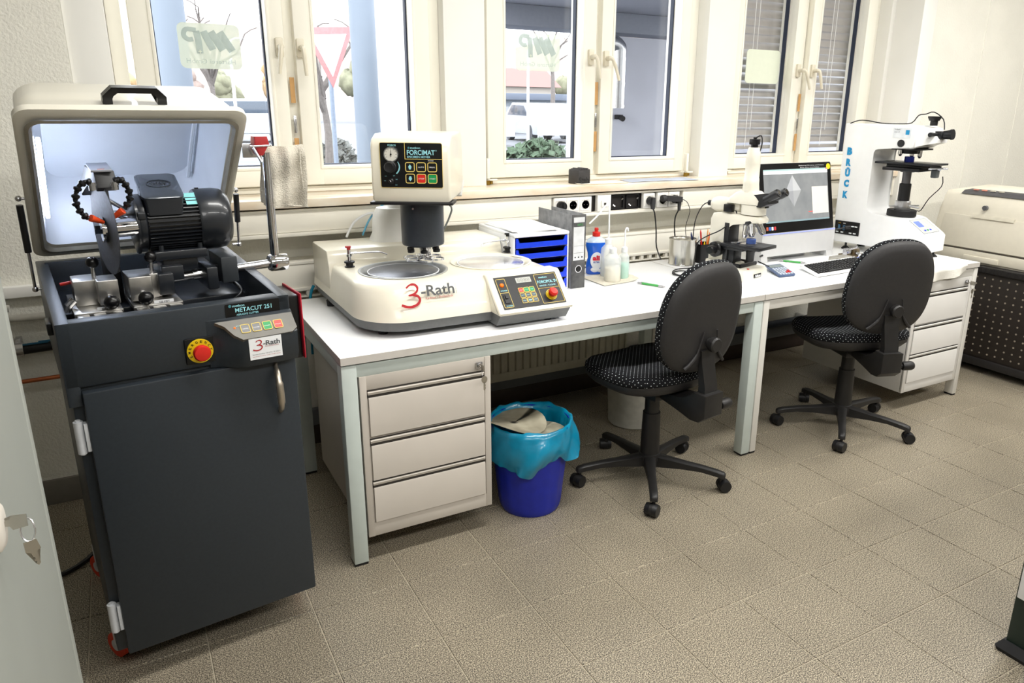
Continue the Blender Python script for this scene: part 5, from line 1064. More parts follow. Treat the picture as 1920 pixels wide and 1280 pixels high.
b = MB(); b.prism([(.245, .05), (.245, .262), (.232, .288), (.20, .295), (-.0, .290), (-.012, .278), (-.01, .262), (.125, .250), (.145, .235), (.145, .05)], -.042, .042, 'x', bev=.006); obj('arm', b, msi, ms, 50)
obj('arm_panel', MB().box(-.036, .036, .142, .147, .14, .21, .001), blackg, ms)
obj('illuminator', MB().lathe([(.020, .07), (.026, .075), (.026, .14), (.036, .16), (.036, .20), (.028, .225), (.012, .235)], c=(0, .035, .326), axis='y', seg=24), msi, ms, 60); obj('lamp_cap', MB().lathe([(.013, .268), (.013, .288)], c=(0, 0, .326), axis='y', seg=16), black, ms)
obj('filter_slider', MB().box(-.05, -.025, .13, .175, .30, .335, .003), blackg, ms)
b = MB(); b.loft([rrect(-.043, .043, -.005, .10, .03, z) for z in (.296, .34)]); 
b.loft([rrect(-.045, .045, .0, .17, .02, .342), rrect(-.045, .045, -.005, .165, .02, .362), rrect(-.036, .036, .015, .13, .02, .392), rrect(-.034, .034, .025, .11, .02, .40)]); obj('trinocular_head', b, msi, ms, 50)
obj('head_slot', MB().box(.005, .035, -.008, -.002, .328, .338), blackg, ms)
b = MB(); b.lathe([(.037, .395), (.035, .43), (.034, .455), (.0325, .457), (.0325, .52), (.033, .523), (.031, .56), (.026, .585), (.024, .59)], c=(0, .072, 0), seg=30); obj('camera_tube', b, msi, ms)
cmx = obj('camera', MB().cyl((0, .072, .585), (0, .072, .603), .016).box(-.018, .018, .054, .090, .602, .626, .003).cyl((0, .072, .626), (0, .072, .634), .008), blackg, ms)
eb = MB(); eb.loft([[(x, .045, z) for x, z in ((-.036, .335), (.036, .335), (.036, .385), (-.036, .385))], [(x, -.01, z) for x, z in ((-.042, .335), (.042, .335), (.042, .395), (-.042, .395))], [(x, -.045, z) for x, z in ((-.048, .352), (.048, .352), (.044, .40), (-.044, .40))]]); et = obj('eyepiece_body', eb, dkf, ms, 30)
for s_ in (-1, 1):
    p0, p1 = Vector((s_*.032, -.025, .370)), Vector((s_*.033, -.085, .405)); dd_ = (p1-p0)
    e = obj('eyepiece', MB().cyl(p0, p0+dd_*.55, .0175, seg=22).cyl(p0+dd_*.55, p1, .0195, .0195, seg=24).cyl(p1, p1+dd_*.06, .0195, .016, seg=24), dkf, ms); obj('lens', MB().cyl(p1+dd_*.04, p1+dd_*.08, .010, seg=18), chrome, e)
tr = MB(); TM = Matrix.Translation((0, .045, .262)) @ Matrix.Rotation(R(-14), 4, 'X'); tr.lathe([(.020, .012), (.044, .006), (.046, -.004), (.034, -.012), (.01, -.014)], seg=32, M=TM); nz_ = obj('nosepiece', tr, dkf, ms)
for k in range(5):
    a = R(72*k+200); o_ = TM @ Vector((.027*math.cos(a), .027*math.sin(a), -.008)); d_ = (TM.to_3x3() @ Vector((.35*math.cos(a), .35*math.sin(a), -1))).normalized()
    obj('objective', MB().cyl(o_, o_+d_*.016, .0150, seg=16).cyl(o_+d_*.016, o_+d_*.048, .0135, seg=16).cyl(o_+d_*.048, o_+d_*.060, .0125, .007, seg=16), chrome, nz_)
b = MB(); b.box(-.078, .072, -.045, .16, .145, .160, .003); b.box(-.06, .06, .05, .18, .130, .146, .003); obj('stage', b, dkf, ms); obj('stage_carrier', MB().box(-.035, .035, .11, .17, .06, .132, .004).box(-.044, .044, .14, .165, .07, .25, .002), dkf, ms)
obj('stage_plate', MB().lathe([(.04, .160), (.04, .163)], c=(.0, .06, 0), seg=28).box(-.05, .05, .09, .12, .160, .166, .001), steel, ms); obj('condenser', MB().lathe([(.012, .075), (.018, .08), (.020, .12), (.026, .13)], c=(.01, .05, 0), seg=20).cyl((.03, .02, .08), (.05, -.03, .06), .003).cyl((.03, .0, .11), (.05, .02, .10), .005), dkf, ms)
tag(obj('specimen_puck', MB().lathe([(.021, 0), (.022, .002), (.022, .020), (.020, .022)], seg=26), mk('resin_blue', (92, 120, 196), .35), loc=(1.97+.0*.97-.24*.045, -.575+.045, DZ+.1635)), 'blue resin specimen puck on the microscope stage', 'specimen')
for s_ in (-1, 1): obj('focus_knob', MB().lathe([(.010, .03), (.034, .044), (.036, .05), (.036, .075), (.031, .08), (.022, .082), (.020, .11), (.017, .116)], axis='x', seg=28, M=Matrix.Translation((0, .19, .125)) @ Matrix.Diagonal((s_, 1, 1, 1))), blackg, ms)
tag(obj('camera_cable', MB().tube([(1.955,-.505,1.375),(1.975,-.52,1.385),(1.97,-.53,1.335),(1.945,-.52,1.27),(1.957,-.50,1.207),(1.945,-.47,1.134),(1.925,-.45,1.072),(1.92,-.46,1.022),(1.875,-.42,.962),(1.83,-.38,.93),(1.808,-.34,.893),(1.822,-.31,.82),(1.85,-.27,.765),(1.86,-.245,.7495),(1.80,-.235,.7495),(1.740,-.258,.7495),(1.687,-.326,.7495),(1.714,-.378,.7495),(1.76,-.40,.7495),(1.80,-.36,.7495),(1.78,-.28,.7495),(1.72,-.285,.7495),(1.70,-.34,.7495),(1.735,-.39,.7495),(1.86,-.40,.7495)], .0028, seg=7), black), 'thin black camera cable looping down from the microscope onto the desk', 'cable')
tag(obj('cable', MB().tube([(1.925, -.27, 1.07), (1.90, -.25, 1.05), (1.905, -.2, .97), (1.925, -.17, .86), (1.94, -.16, .80), (1.94, -.16, .749)], .0025, seg=7), black), 'black lamp cable behind the microscope arm', 'cable')

# ---------------------------------------------------------------- computer
mo = thingw('all_in_one_computer', 'silver and black all-in-one computer with indentation image on screen', 'computer', (2.52, -.25, .745))
silv = mk('silver_plastic', (206, 206, 206), .4, .1, var=.01)
MX0, MX1 = 2.262, 2.788; mO = Vector((MX0, -.302, .893)); mU = Vector((0, .072, .342)).normalized(); mN = Vector((1, 0, 0)).cross(mU); MH = .352; MW = MX1-MX0
b = MB(); badge(b, 0, MW, 0, MH, .008, mO, (1, 0, 0), mU, -.03, -.002); obj('housing', b, silv, mo); b = MB(); badge(b, .002, MW-.002, .002, MH-.002, .008, mO, (1, 0, 0), mU, -.004, .001); bz = obj('bezel', b, blackg, mo)
def scr_mat():
    M = bpy.data.materials.new('screen_image'); M.use_nodes = True; n = M.node_tree; b = n.nodes['Principled BSDF']; L = n.links
    nz = n.nodes.new('ShaderNodeTexNoise'); nz.inputs['Scale'].default_value = 14; tc_ = n.nodes.new('ShaderNodeTexCoord'); L.new(tc_.outputs['Object'], nz.inputs['Vector']); rp_ = n.nodes.new('ShaderNodeValToRGB')
    rp_.color_ramp.elements[0].color = (*lin((196, 200, 200)), 1); rp_.color_ramp.elements[1].color = (*lin((222, 224, 222)), 1); rp_.color_ramp.elements[0].position = .3; rp_.color_ramp.elements[1].position = .7; L.new(nz.outputs[0], rp_.inputs[0])
    L.new(rp_.outputs[0], b.inputs['Emission Color']); b.inputs['Emission Strength'].default_value = .45; b.inputs['Base Color'].default_value = (.02, .02, .02, 1); b.inputs['Roughness'].default_value = .12; return M
def em(name, rgb, s=.45):
    return mk(name, rgb, .2, var=.01, emit=s) if name not in MATS else MATS[name]
sc = obj('screen', badge(MB(), .030, MW-.030, .052, MH-.032, .001, mO, (1, 0, 0), mU, .0008, .0016), scr_mat(), mo)
dk = mk('screen_diamond', (40, 40, 42), .2, var=.02); 
def spoly(name, P, mt_, d=.0019):
    b = MB(); b.loft([[mO+Vector((1, 0, 0))*p[0]+mU*p[1]+mN*dd for p in P] for dd in (d-.0002, d)]); return obj(name, b, mt_, sc)
DCX, DCY = .232, .206; sd = [em('diamond_a', (172, 174, 176), .42), em('diamond_b', (150, 152, 154), .40), em('diamond_c', (140, 142, 146), .38), em('diamond_d', (160, 162, 166), .40)]
P4 = [(DCX, DCY+.083), (DCX+.060, DCY+.004), (DCX+.004, DCY-.078), (DCX-.052, DCY+.0)]
for k in range(4): spoly('indentation_facet', [(DCX+.002, DCY+.003), P4[k], P4[(k+1) % 4]], sd[k])
spoly('window_bar', [(.030, MH-.040), (MW-.03, MH-.040), (MW-.03, MH-.032), (.03, MH-.032)], em('bar_teal', (150, 176, 176), .5)); spoly('menu_bar', [(.030, MH-.056), (MW-.03, MH-.056), (MW-.03, MH-.040), (.03, MH-.040)], em('bar_light', (224, 226, 226), .5))
spoly('task_bar', [(.030, .052), (MW-.03, .052), (MW-.03, .060), (.03, .060)], em('bar_dark', (120, 140, 146), .5)); spoly('red_mark', [(.340, .095), (.372, .095), (.372, .098), (.340, .098)], em('mark_red', (220, 80, 70), .5)); spoly('close_button', [(MW-.045, MH-.038), (MW-.032, MH-.038), (MW-.032, MH-.033), (MW-.045, MH-.033)], em('mark_red', (220, 80, 70), .5))
spoly('side_window', [(MW-.155, .085), (MW-.035, .085), (MW-.035, .225), (MW-.155, .225)], em('pane_light', (208, 204, 196), .34))
tmesh('Bedienung Mikroskop und Kamera', .185, .006, mO+Vector((1, 0, 0))*.285+mU*(MH-.020)+mN*.0012, (1, 0, 0), mU, white, bz); tmesh('bitte nicht ausschalten', .14, .005, mO+Vector((1, 0, 0))*.295+mU*(MH-.029)+mN*.0012, (1, 0, 0), mU, white, bz)
yq = MB(); badge(yq, MW-.036, MW-.006, MH-.040, MH-.010, .0149, mO, (1, 0, 0), mU, .0009, .0018, n=6); obj('yellow_sticker', yq, mk('yellow_sticker', (250, 222, 20), .5), mo)
for k, c_ in enumerate(((190, 90, 60), (70, 110, 200), (235, 235, 240), (200, 60, 70))): obj('case_sticker', badge(MB(), .030+k*.018, .044+k*.018, .016, .034, .002, mO, (1, 0, 0), mU, .0008, .0014), mk('case_sticker_%s' % 'abcd'[k], c_, .4), bz)
b = MB(); b.loft([[(x, y, z) for x, y in ((MX0-.004, -.310), (MX1+.004, -.310), (MX1+.004, -.24), (MX0-.004, -.24))] for z in (.776, .894)]); obj('speaker_bar', b, silv, mo); obj('blue_light_line', MB().box(MX0, MX1, -.312, -.309, .888, .8935), mk('lilac_light', (150, 160, 240), .3, emit=.4), mo)
for x in (MX0-.002, MX1-.045):
    b = MB(); b.loft([[(x, -.315, .7452), (x+.045, -.315, .7452), (x+.045, -.20, .7452), (x, -.20, .7452)], [(x, -.308, .78), (x+.045, -.308, .78), (x+.045, -.23, .78), (x, -.23, .78)]])
    obj('monitor_foot', b, silv, mo)
obj('rear_stand', MB().box(2.40, 2.66, -.24, -.17, .7452, .95, .006), silv, mo)
# keyboard
kbm = Matrix.Translation((2.262, -.676, DZ)) @ Matrix.Rotation(R(5), 4, 'Z')
kb = thing('keyboard', 'white keyboard with black keys in front of the computer', 'keyboard', (2.262, -.676, DZ), 3)
b = MB(); b.prism([(0, .004), (.0, .012), (.165, .026), (.165, .012), (.01, .0)], 0, .43, 'x', bev=.002, M=Matrix.Shear('XZ', 4, (0, 0)) ); 
for v in b.bm.verts: v.co.x += v.co.y*.42
obj('keyboard_case', b, whitep, kb)
def keyprof(x, y, w_, d_=.015): 
    q = MB(); z = .012+y*.085; s_ = y*.42
    q.loft([[(x+s_, y, z), (x+w_+s_, y, z), (x+w_+s_+d_*.42, y+d_, z+.0013), (x+s_+d_*.42, y+d_, z+.0013)], [(x+s_+.0015, y+.001, z+.006), (x+w_+s_-.0015, y+.001, z+.006), (x+w_+s_-.0015+d_*.42, y+d_-.001, z+.0075), (x+s_+.0015+d_*.42, y+d_-.001, z+.0075)]]); return q
first = None
for r_ in range(6):
    y = .018+r_*.0215; x = .014
    while x < .412:
        w_ = .105 if (r_ == 0 and .085 < x < .11) else .0165
        k_ = obj('key', keyprof(x, y, w_, .0175), black, kb); x += w_+.0035
        if abs(x-.300) < .010 or abs(x-.352) < .004: x += .006
cc = thing('calculator', 'blue pocket calculator between microscope and keyboard', 'calculator', (2.098, -.592, DZ), -4)
b = MB(); b.loft([rrect(0, .100, 0, .172, .008, .003), rrect(0, .100, 0, .172, .008, .010)]); 
for v in b.bm.verts: v.co.x += v.co.y*.36; v.co.z += v.co.y*.07
CM = lambda x, y, z: (x+y*.36, y, z+y*.07)
obj('calculator_body', b, mk('calculator_blue', (72, 92, 128), .35, var=.05), cc); obj('display', MB().loft([[CM(.010, .120, z), CM(.090, .120, z), CM(.090, .160, z), CM(.010, .160, z)] for z in (.010, .0115)]), mk('lcd_grey', (120, 134, 134), .25), cc)
for i in range(5):
    for j in range(5):
        q = MB(); x, y = .010+j*.0168, .010+i*.021; q.loft([[CM(x, y, z), CM(x+.012, y, z), CM(x+.012, y+.012, z), CM(x, y+.012, z)] for z in (.010, .0135)]); obj('key', q, redp if (i == 1 and j in (3, 4)) or (i == 2 and j == 4) else mk('calculator_key', (196, 204, 216), .4), cc)

# ---------------------------------------------------------------- hardness tester
ht = thing('hardness_tester', 'tall white C-frame hardness tester with blue BRÜCK lettering', 'hardness tester', (3.05, -.66, .745), 8)
htw = mk('tester_white', (242, 243, 243), .3, var=.01, coat=.3); q_ = -.745
b = MB(); b.prism([(0, .785), (0, .868), (.012, .880), (.115, .948), (.14, .953), (.30, .957), (.330, .968), (.345, .99), (.345, 1.285), (.335, 1.305), (.318, 1.311), (.145, 1.311), (.125, 1.320), (.118, 1.40), (.135, 1.428), (.52, 1.430), (.52, .785)], 0, .235, 'x', bev=.008, seg=3)
for v in b.bm.verts: v.co.z += q_
obj('frame', b, htw, ht, 50)
b = MB(); b.loft([[(x, .14, z+q_) for x, z in ((.006, 1.318), (.229, 1.318), (.229, 1.425), (.006, 1.425))], [(x, .085, z+q_) for x, z in ((.045, 1.335), (.19, 1.335), (.19, 1.415), (.045, 1.415))], [(x, .045, z+q_) for x, z in ((.07, 1.345), (.175, 1.345), (.175, 1.36), (.07, 1.36))]]); obj('head_nose', b, htw, ht, 30)
b = MB(); b.box(.09, .145, .035, .085, 1.362+q_, 1.402+q_, .008); b.cyl((.118, .04, 1.383+q_), (.118, .005, 1.387+q_), .021, .024, 20); b.cyl((.118, .005, 1.387+q_), (.118, -.006, 1.388+q_), .026, seg=20); obj('measuring_eyepiece', b, dkf, ht); obj('micrometer_drum', MB().cyl((.045, .065, 1.385+q_), (.09, .065, 1.385+q_), .010, seg=16).cyl((.025, .065, 1.385+q_), (.048, .065, 1.385+q_), .0115, seg=16), dkf, ht)
obj('light_knob', MB().cyl((.12, .10, 1.428+q_), (.12, .10, 1.452+q_), .018).lathe([(.024, 1.452+q_), (.032, 1.468+q_), (.032, 1.474+q_)], c=(.12, .10, 0), seg=20), black, ht)
obj('port_cap', MB().cyl((-.003, .195, 1.338+q_), (.002, .195, 1.338+q_), .019, seg=26), dkf, ht)
obj('turret', MB().box(.05, .20, .12, .27, 1.303+q_, 1.311+q_, .001).lathe([(.038, 1.283+q_), (.042, 1.303+q_)], c=(.12, .20, 0), seg=24), black, ht)
for (x, y, l_) in ((.085, .235, .024), (.12, .19, .03), (.155, .165, .034)): obj('objective', MB().cyl((x, y, 1.303+q_), (x, y, 1.303-l_+q_), .011).cyl((x, y, 1.303-l_+q_), (x, y, 1.293-l_+q_), .010, .005), chrome, ht)
obj('spindle_base', MB().lathe([(.072, .955+q_), (.074, .957+q_), (.074, .985+q_), (.070, .989+q_)], c=(.12, .20, 0), seg=44), rubber, ht)
obj('capstan', MB().lathe([(.038, .989+q_), (.040, .992+q_), (.040, 1.032+q_), (.036, 1.036+q_)], c=(.12, .20, 0), seg=32).cyl((.02, .22, 1.012+q_), (.235, .17, 1.005+q_), .0042, seg=8).cyl((.10, .10, 1.008+q_), (.11, .16, 1.012+q_), .004, seg=8), mk('satin_steel', (206, 206, 208), .35, .8), ht)
obj('spindle_sleeve', MB().lathe([(.028, 1.036+q_), (.030, 1.04+q_), (.0295, 1.125+q_), (.026, 1.128+q_)], c=(.12, .20, 0), seg=28), black, ht); obj('spindle', MB().cyl((.12, .20, 1.128+q_), (.12, .20, 1.190+q_), .022, seg=26).cyl((.12, .20, 1.188+q_), (.12, .20, 1.196+q_), .036, seg=26), mk('gunmetal', (120, 120, 124), .35, .9), ht)
b = MB(); b.box(.04, .20, .10, .30, 1.196+q_, 1.212+q_, .003); b.box(.06, .22, .09, .29, 1.212+q_, 1.228+q_, .003); b.box(.02, .20, .03, .335, 1.230+q_, 1.240+q_, .002); obj('cross_table', b, dkf, ht)
obj('table_micrometer', MB().cyl((.14, .10, 1.216+q_), (.16, .045, 1.214+q_), .0125, seg=16).cyl((.16, .045, 1.214+q_), (.17, .015, 1.214+q_), .005, seg=10), steel, ht); obj('digital_readout', MB().box(.135, .175, .055, .085, 1.165+q_, 1.205+q_, .005), mk('readout_grey', (96, 102, 104), .4), ht)
tag(obj('specimen_puck', MB().lathe([(.023, 0), (.024, .002), (.024, .026), (.022, .028)], seg=26), mk('resin_dark_blue', (28, 44, 130), .3), loc=(3.05+.12*.99-.20*.139, -.66+.12*.139+.20*.99, 1.2405)), 'dark blue resin specimen puck on the hardness tester table', 'specimen')
# sloping operator panel on the base
so_ = Vector((.035, .022, .8868+q_)); su = Vector((0, .103, .068)).normalized(); sn = Vector((1, 0, 0)).cross(su)
tp_ = obj('touch_panel', badge(MB(), 0, .165, 0, .105, .003, so_, (1, 0, 0), su, -.002, .0015), mk('panel_pale_grey', (206, 210, 206), .35), ht); ringplate(fb_ := MB(), -.001, .166, -.001, .106, .003, .002, so_, (1, 0, 0), su, 0, .002); obj('panel_border', fb_, mk('border_grey', (150, 154, 156), .4), tp_)
obj('lcd', badge(MB(), .020, .075, .048, .092, .001, so_, (1, 0, 0), su, .001, .0022), mk('lcd_blue', (110, 130, 226), .3, emit=.35), tp_)
for k, c_ in enumerate((blued, green, blued)): obj('soft_key', badge(MB(), .035+k*.028, .052+k*.028, .016, .026, .002, so_, (1, 0, 0), su, .001, .0022), c_, tp_)
# connector plate, lettering and sticker on the side
bp2 = obj('connector_plate', MB().box(-.004, .001, .360, .508, .830+q_, .905+q_, .002), blackg, ht)
for (y, z, c_) in ((.480, .892, brass), (.450, .892, steel), (.400, .880, white), (.380, .880, white), (.490, .842, white), (.460, .842, white), (.410, .842, white), (.385, .842, white)): obj('plate_marking', MB().box(-.0055, -.003, y-.008, y+.008, z+q_-.003, z+q_+.003, .0008), c_, bp2)
for (y, z) in ((.480, .868), (.450, .868)): obj('connector', MB().box(-.009, -.003, y-.006, y+.006, z+q_-.014, z+q_+.014, .001), mk('connector_teal', (50, 90, 120), .4), bp2)
obj('plug_with_cable', MB().cyl((-.03, .43, .872+q_), (-.004, .415, .876+q_), .009, .012).tube([(-.03, .43, .872+q_), (-.07, .46, .862+q_), (-.12, .50, .85+q_), (-.16, .56, .83+q_)], .004, seg=7), black, bp2)
bru = mk('lettering_blue', (30, 150, 206), .5)
for ch, z in (('B', 1.265), ('R', 1.205), ('Ü', 1.148), ('C', 1.092), ('K', 1.030)):
    tmesh(ch, .030, .040 if ch != 'Ü' else .050, (-.0012, .490-(1.265-z)*.02, z+q_), (0, -1, 0), (0, 0, 1), bru, ht, bold=.075)
sk = obj('calibration_sticker', MB().box(-.0012, .0, .150, .245, 1.365+q_, 1.415+q_), mk('sticker_near_white', (232, 236, 240), .5), ht)
tmesh('3-Rath', .030, .008, (-.0016, .238, 1.403+q_), (0, -1, 0), (0, 0, 1), dgrey, sk); tmesh('geprüft', .030, .006, (-.0016, .238, 1.392+q_), (0, -1, 0), (0, 0, 1), dgrey, sk); obj('blue_square', MB().box(-.0018, -.001, .158, .178, 1.382+q_, 1.405+q_), bru, sk)
for y, x in ((.035, .035), (.035, .20), (.45, .035), (.45, .20)):
    f = obj('levelling_foot', MB().lathe([(.022, .0005), (.022, .006), (.012, .016), (.006, .018), (.006, .045)], c=(x, y, 0), seg=20), black, ht); 
tag(obj('eyepiece_cable', MB().tube([(2.985,-.17,1.432),(2.99,-.22,1.448),(3.00,-.27,1.447),(3.03,-.33,1.436),(3.08,-.40,1.434),(3.11,-.45,1.440),(3.13,-.47,1.478),(3.16,-.49,1.485),(3.18,-.52,1.495),(3.19,-.57,1.46),(3.165,-.60,1.41)], .0028, seg=7), black), 'thin black cable running along the top of the hardness tester', 'cable')
tag(obj('cable', MB().tube([(3.215,-.60,1.172),(3.25,-.58,1.12),(3.25,-.52,1.05),(3.27,-.47,.98),(3.31,-.42,.97)], .0025, seg=7).tube([(3.31,-.42,.97),(3.36,-.35,.86),(3.34,-.22,.76)], .0025, seg=6), black), 'black readout cable hanging at the right of the tester spindle', 'cable')
tag(obj('cable', MB().tube([(3.285,-.40,.82),(3.45,-.28,.77),(3.62,-.22,.73),(3.78,-.18,.72),(3.835,-.17,.74)], .004, seg=7), black), 'black cable sagging from the hardness tester to the printer', 'cable')
# small stand, block, pouch, white cloth
st = thing('indenter_stand', 'small brass and steel fixture standing behind the keyboard', 'fixture', (2.87, -.385, DZ))
obj('base_plate', MB().box(-.06, .06, -.03, .05, 0, .012, .003).lathe([(.028, .012), (.03, .02), (.03, .036), (.024, .040)], c=(.015, .01, 0), seg=24), mk('bronze', (130, 116, 92), .3, .9), st); obj('clamp', MB().box(-.065, -.03, -.01, .02, .012, .045, .004).cyl((-.07, .0, .036), (.02, .0, .042), .006).cyl((.03, .01, .036), (.03, .01, .052), .007), steel, st); obj('screw', MB().cyl((0, -.04, .012), (0, -.02, .018), .010), chrome, st)
tag(obj('metal_block', MB().box(-.065, .055, -.028, .028, 0, .022, .003, M=Matrix.Rotation(R(4), 4, 'Z')), mk('nickel_block', (196, 192, 182), .35, .6), loc=(2.715, -.43, DZ)), 'flat grey metal block behind the keyboard', 'metal block')
tag(obj('pouch', MB().loft([rrect(-.05, .05, -.02, .02, .01, 0), rrect(-.052, .052, -.022, .022, .012, .008), rrect(-.045, .045, -.016, .016, .01, .014)]), mk('lilac_pouch', (120, 130, 206), .5), loc=(2.84, -.475, DZ)), 'small lilac blue pouch beside the metal block', 'pouch')
def clf(u, v):
    x = -.04+u*.36; y = .12-v*.22; z = .004+.010*abs(math.sin(u*9+v*4))*(1-v*.3)+.006*math.sin(v*11+u*7)**2
    if v > .62: t = (v-.62)/.38; y = -.0165-.020*min(1, t*3)-.012*math.sin(u*11)*t; z = .012-t*(.055+.02*math.sin(u*3.2+.3))
    return (x, y, z)
b = MB(); b.grid(clf, 34, 24, .0025); tag(obj('white_cloth', b, mk('white_cotton', (236, 234, 226), .95, var=.03, scale=40, bump=.5, bscale=200), loc=(2.905, -.775, DZ+.001), angle=80), 'crumpled white cloth hanging over the right desk edge by the tester foot', 'cloth')

# ---------------------------------------------------------------- printer and perforated cabinet at the right
pc = thing('perforated_cabinet', 'black cabinet with perforated side panel carrying the printer', 'cabinet', (3.80, -.30, 0))
cbk = mk('cabinet_black', (36, 34, 34), .45, var=.05)
b = MB(); b.box(.004, .60, -.78, .28, .085, .600, .004); obj('cabinet_body', b, mk('perforated_black', (40, 34, 30), .5, var=.1), pc)
b = MB(); b.box(-.012, .61, -.80, .29, .598, .636, .006); b.box(-.012, .61, -.80, .29, .045, .09, .005); b.box(-.008, .03, -.80, -.772, .08, .60, .003); b.box(-.008, .03, .262, .29, .08, .60, .003); obj('cabinet_frame', b, cbk, pc)
rb = MB()
for k in range(46): rb.box(-.014, -.010, -.77+k*.023, -.757+k*.023, .605, .630)
o = obj('ribbed_edge', rb, cbk, pc); o['kind'] = 'stuff'
ho_ = MB()
for i in range(12):
    for j in range(22):
        y = -.745+j*.046+(.0 if i % 2 else .0); z = .125+i*.0405
        ho_.cyl((.0035, y, z), (.0025, y, z), .0055, seg=8)
o = obj('perforation', ho_, mk('hole_pale', (150, 140, 126), .6), pc); o['kind'] = 'stuff'
for (x, y) in ((.04, -.62), (.04, .2), (.55, -.62), (.55, .2)): obj('caster', MB().cyl((x-.014, y, .022), (x+.014, y, .022), .022, seg=18).box(x-.02, x+.02, y-.02, y+.02, .03, .05, .003), black, pc)
pr_ = thing('laser_printer', 'beige desktop laser printer on the perforated cabinet', 'printer', (3.84, -.36, .6365))
pb = mk('printer_beige', (222, 216, 200), .4, var=.015); pb2 = mk('printer_beige_dark', (196, 190, 174), .4)
prof = [(.0, 0), (-.004, .06), (.0, .16), (.03, .30), (.055, .38), (.075, .405), (.50, .42), (.52, .35), (.52, .0)]
b = MB(); b.prism([(p[0], p[1]) for p in prof], -.50, .16, 'y', bev=.012, seg=3); obj('printer_body', b, pb, pr_, 50)
obj('front_cover', MB().prism([(-.012, .085), (-.008, .17), (.018, .27), (.03, .27), (.02, .09)], -.46, .12, 'y', bev=.005), pb, pr_); obj('cover_grip', MB().prism([(.008, .262), (.016, .278), (.03, .285), (.03, .26)], -.30, -.05, 'y'), pb2, pr_)
obj('paper_tray', MB().box(-.012, .06, -.49, .15, .010, .072, .006).box(-.020, -.008, -.27, -.06, .012, .045, .005), pb, pr_); obj('tray_gap', MB().box(-.006, .02, -.49, .15, .073, .080), mk('gap_brown', (90, 84, 76), .7), pr_)
kp_ = MB(); kp_.prism([(.055, .392), (.085, .412), (.16, .416), (.165, .400)], -.44, .06, 'y', bev=.002); pn = obj('button_panel', kp_, mk('panel_charcoal', (66, 66, 70), .4), pr_)
for k in range(4): obj('panel_button', MB().box(.088, .104, -.02-k*.05, .01-k*.05, .413, .420, .003), mk('orange_light', (226, 150, 130), .4) if k < 2 else (pb2), pn)
obj('maker_badge', MB().cyl((.012, -.12, .325), (.030, -.12, .325), .014, seg=24), mk('badge_steel', (110, 112, 118), .3, .6), pr_)

# ---------------------------------------------------------------- sill things
sc_ = thing('letter_cube', 'small black cube sculpture with raised letters on the window sill', 'sculpture', (1.462, .17, 1.136), 12); cbm = mk('slate_cube', (62, 60, 60), .6, var=.1)
obj('cube', MB().box(-.040, .040, -.036, .036, 0, .066, .002), cbm, sc_); tmesh('Stahl', .076, .030, (-.038, -.0365, .004), (1, 0, 0), (0, 0, 1), mk('cube_letter', (30, 30, 30), .5), sc_, bold=.03)
b = MB()
for k in range(7): b.box(-.038+k*.0115, -.030+k*.0115, -.034, .034, .066, .069+.003*(k % 3))
obj('ragged_top', b, cbm, sc_)
tag(obj('sill_tray', MB().loft([rrect(-.13, .13, -.055, .055, .008, 0), rrect(-.135, .135, -.06, .06, .008, .005), rrect(-.125, .125, -.05, .05, .008, .005), rrect(-.122, .122, -.048, .048, .008, .002)]), cream, loc=(1.56, .13, 1.136)), 'flat cream tray lying on the sill beside the black cube', 'tray')
tag(obj('grey_sheet', MB().grid(lambda u, v: (-.21+u*.42+.03*v, -.06+v*.15+.02*math.sin(u*5), .0012+.002*math.sin(u*9)**2), 14, 6, .001), mk('grey_wrapping_paper', (176, 182, 196), .8, var=.08, scale=12), loc=(1.93, .14, 1.137)), 'grey wrapping sheet lying flat on the window sill', 'paper')

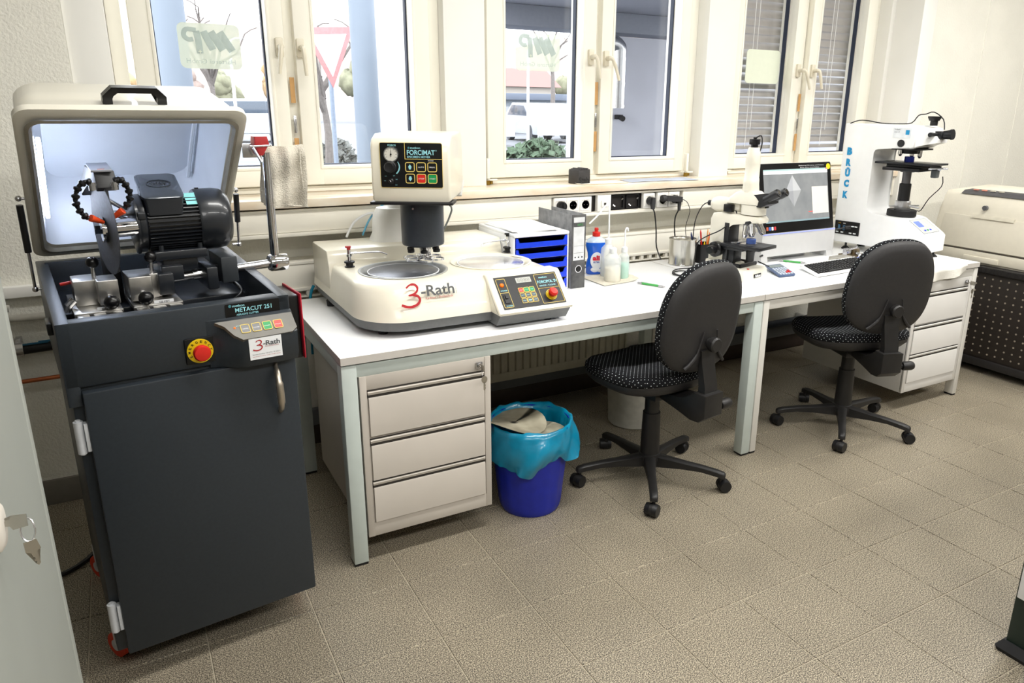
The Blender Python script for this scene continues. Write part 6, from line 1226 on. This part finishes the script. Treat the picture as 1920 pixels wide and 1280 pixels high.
# ---------------------------------------------------------------- foreground: locker at the left edge, workbench leg at the right edge
lk = thing('steel_locker', 'pale grey steel locker at the left edge with keys in its lock', 'cabinet', (-.882, -2.44, 0))
lkm = mk('locker_grey', (160, 164, 158), .4, var=.015, scale=10)
b = MB(); b.box(-.25, .196, -.55, .632, .02, 1.85, .003); obj('locker_body', b, lkm, lk)
b = MB(); b.box(.198, .214, -.548, .600, .06, 1.82, .004); ld = obj('locker_door', b, lkm, lk); obj('door_edge_strip', MB().box(.198, .213, .606, .634, .04, 1.84, .002), lkm, lk); obj('door_groove', MB().box(.1955, .2075, .599, .607, .05, 1.83), mk('groove_grey', (92, 94, 92), .7), lk)
obj('lock_boss', MB().lathe([(.026, .214), (.026, .218), (.020, .222), (.010, .223)], c=(0, .275, 1.095), axis='x', seg=30), mk('boss_beige', (222, 216, 206), .4), lk)
lkk = thing('key_ring', 'two keys on a ring hanging from the locker lock', 'keys', (-.668, -2.165, 1.095))
def keyat(mb, o_, a_, b__, s=1.0):
    """flat key: bow at o_, blade along a_, width along b__"""
    o_, a_, b__ = Vector(o_), Vector(a_).normalized(), Vector(b__).normalized(); n_ = a_.cross(b__)*.001
    P = [(-.012, -.010), (-.012, .010), (.008, .012), (.012, .005), (.036, .004), (.040, 0), (.036, -.003), (.032, -.001), (.028, -.004), (.024, -.001), (.020, -.004), (.012, -.005), (.008, -.012)]
    mb.loft([[o_+a_*(p[0]*s)+b__*(p[1]*s)+n_*t for p in P] for t in (-1, 1)]); bmesh.ops.triangulate(mb.bm, faces=[f for f in mb.bm.faces if len(f.verts) > 4]); return mb
obj('inserted_key', keyat(MB(), (.020, 0, 0), (-1, 0, 0), (0, .35, 1), .6), keym, lkk); obj('hanging_key', keyat(MB(), (.027, -.004, -.028), (.12, 0, -1), (1, .4, 0), .55), keym, lkk)
obj('ring', MB().tube([(.026+.006*math.cos(t), .004*math.sin(t), -.011+.011*math.sin(t)) for t in [2*PI*i/16 for i in range(17)]], .0009, seg=5, smooth=0), steel, lkk)
wbn = thing('workbench', 'dark green steel workbench leg with black foot at the right edge', 'workbench', (2.02, -2.5, 0))
gm = mk('bench_dark_green', (26, 44, 38), .4, var=.06)
for (x, y) in ((-.455, .38), (-.455, -.38), (.455, .38), (.455, -.38)):
    lg = obj('leg', MB().box(x-.03, x+.03, y-.03, y+.03, .03, .78, .004), gm, wbn); obj('levelling_foot', MB().loft([rrect(x-.046, x+.046, y-.046, y+.046, .008, .0), rrect(x-.050, x+.050, y-.050, y+.050, .01, .012), rrect(x-.034, x+.034, y-.034, y+.034, .006, .036)]), rubber, lg)
obj('white_side_panel', MB().box(-.50, -.487, -.38, .40, .19, .76, .002), white, wbn); obj('bench_top', MB().box(-.52, .52, -.45, .45, .78, .82, .004), mk('bench_top_grey', (150, 150, 146), .5), wbn)
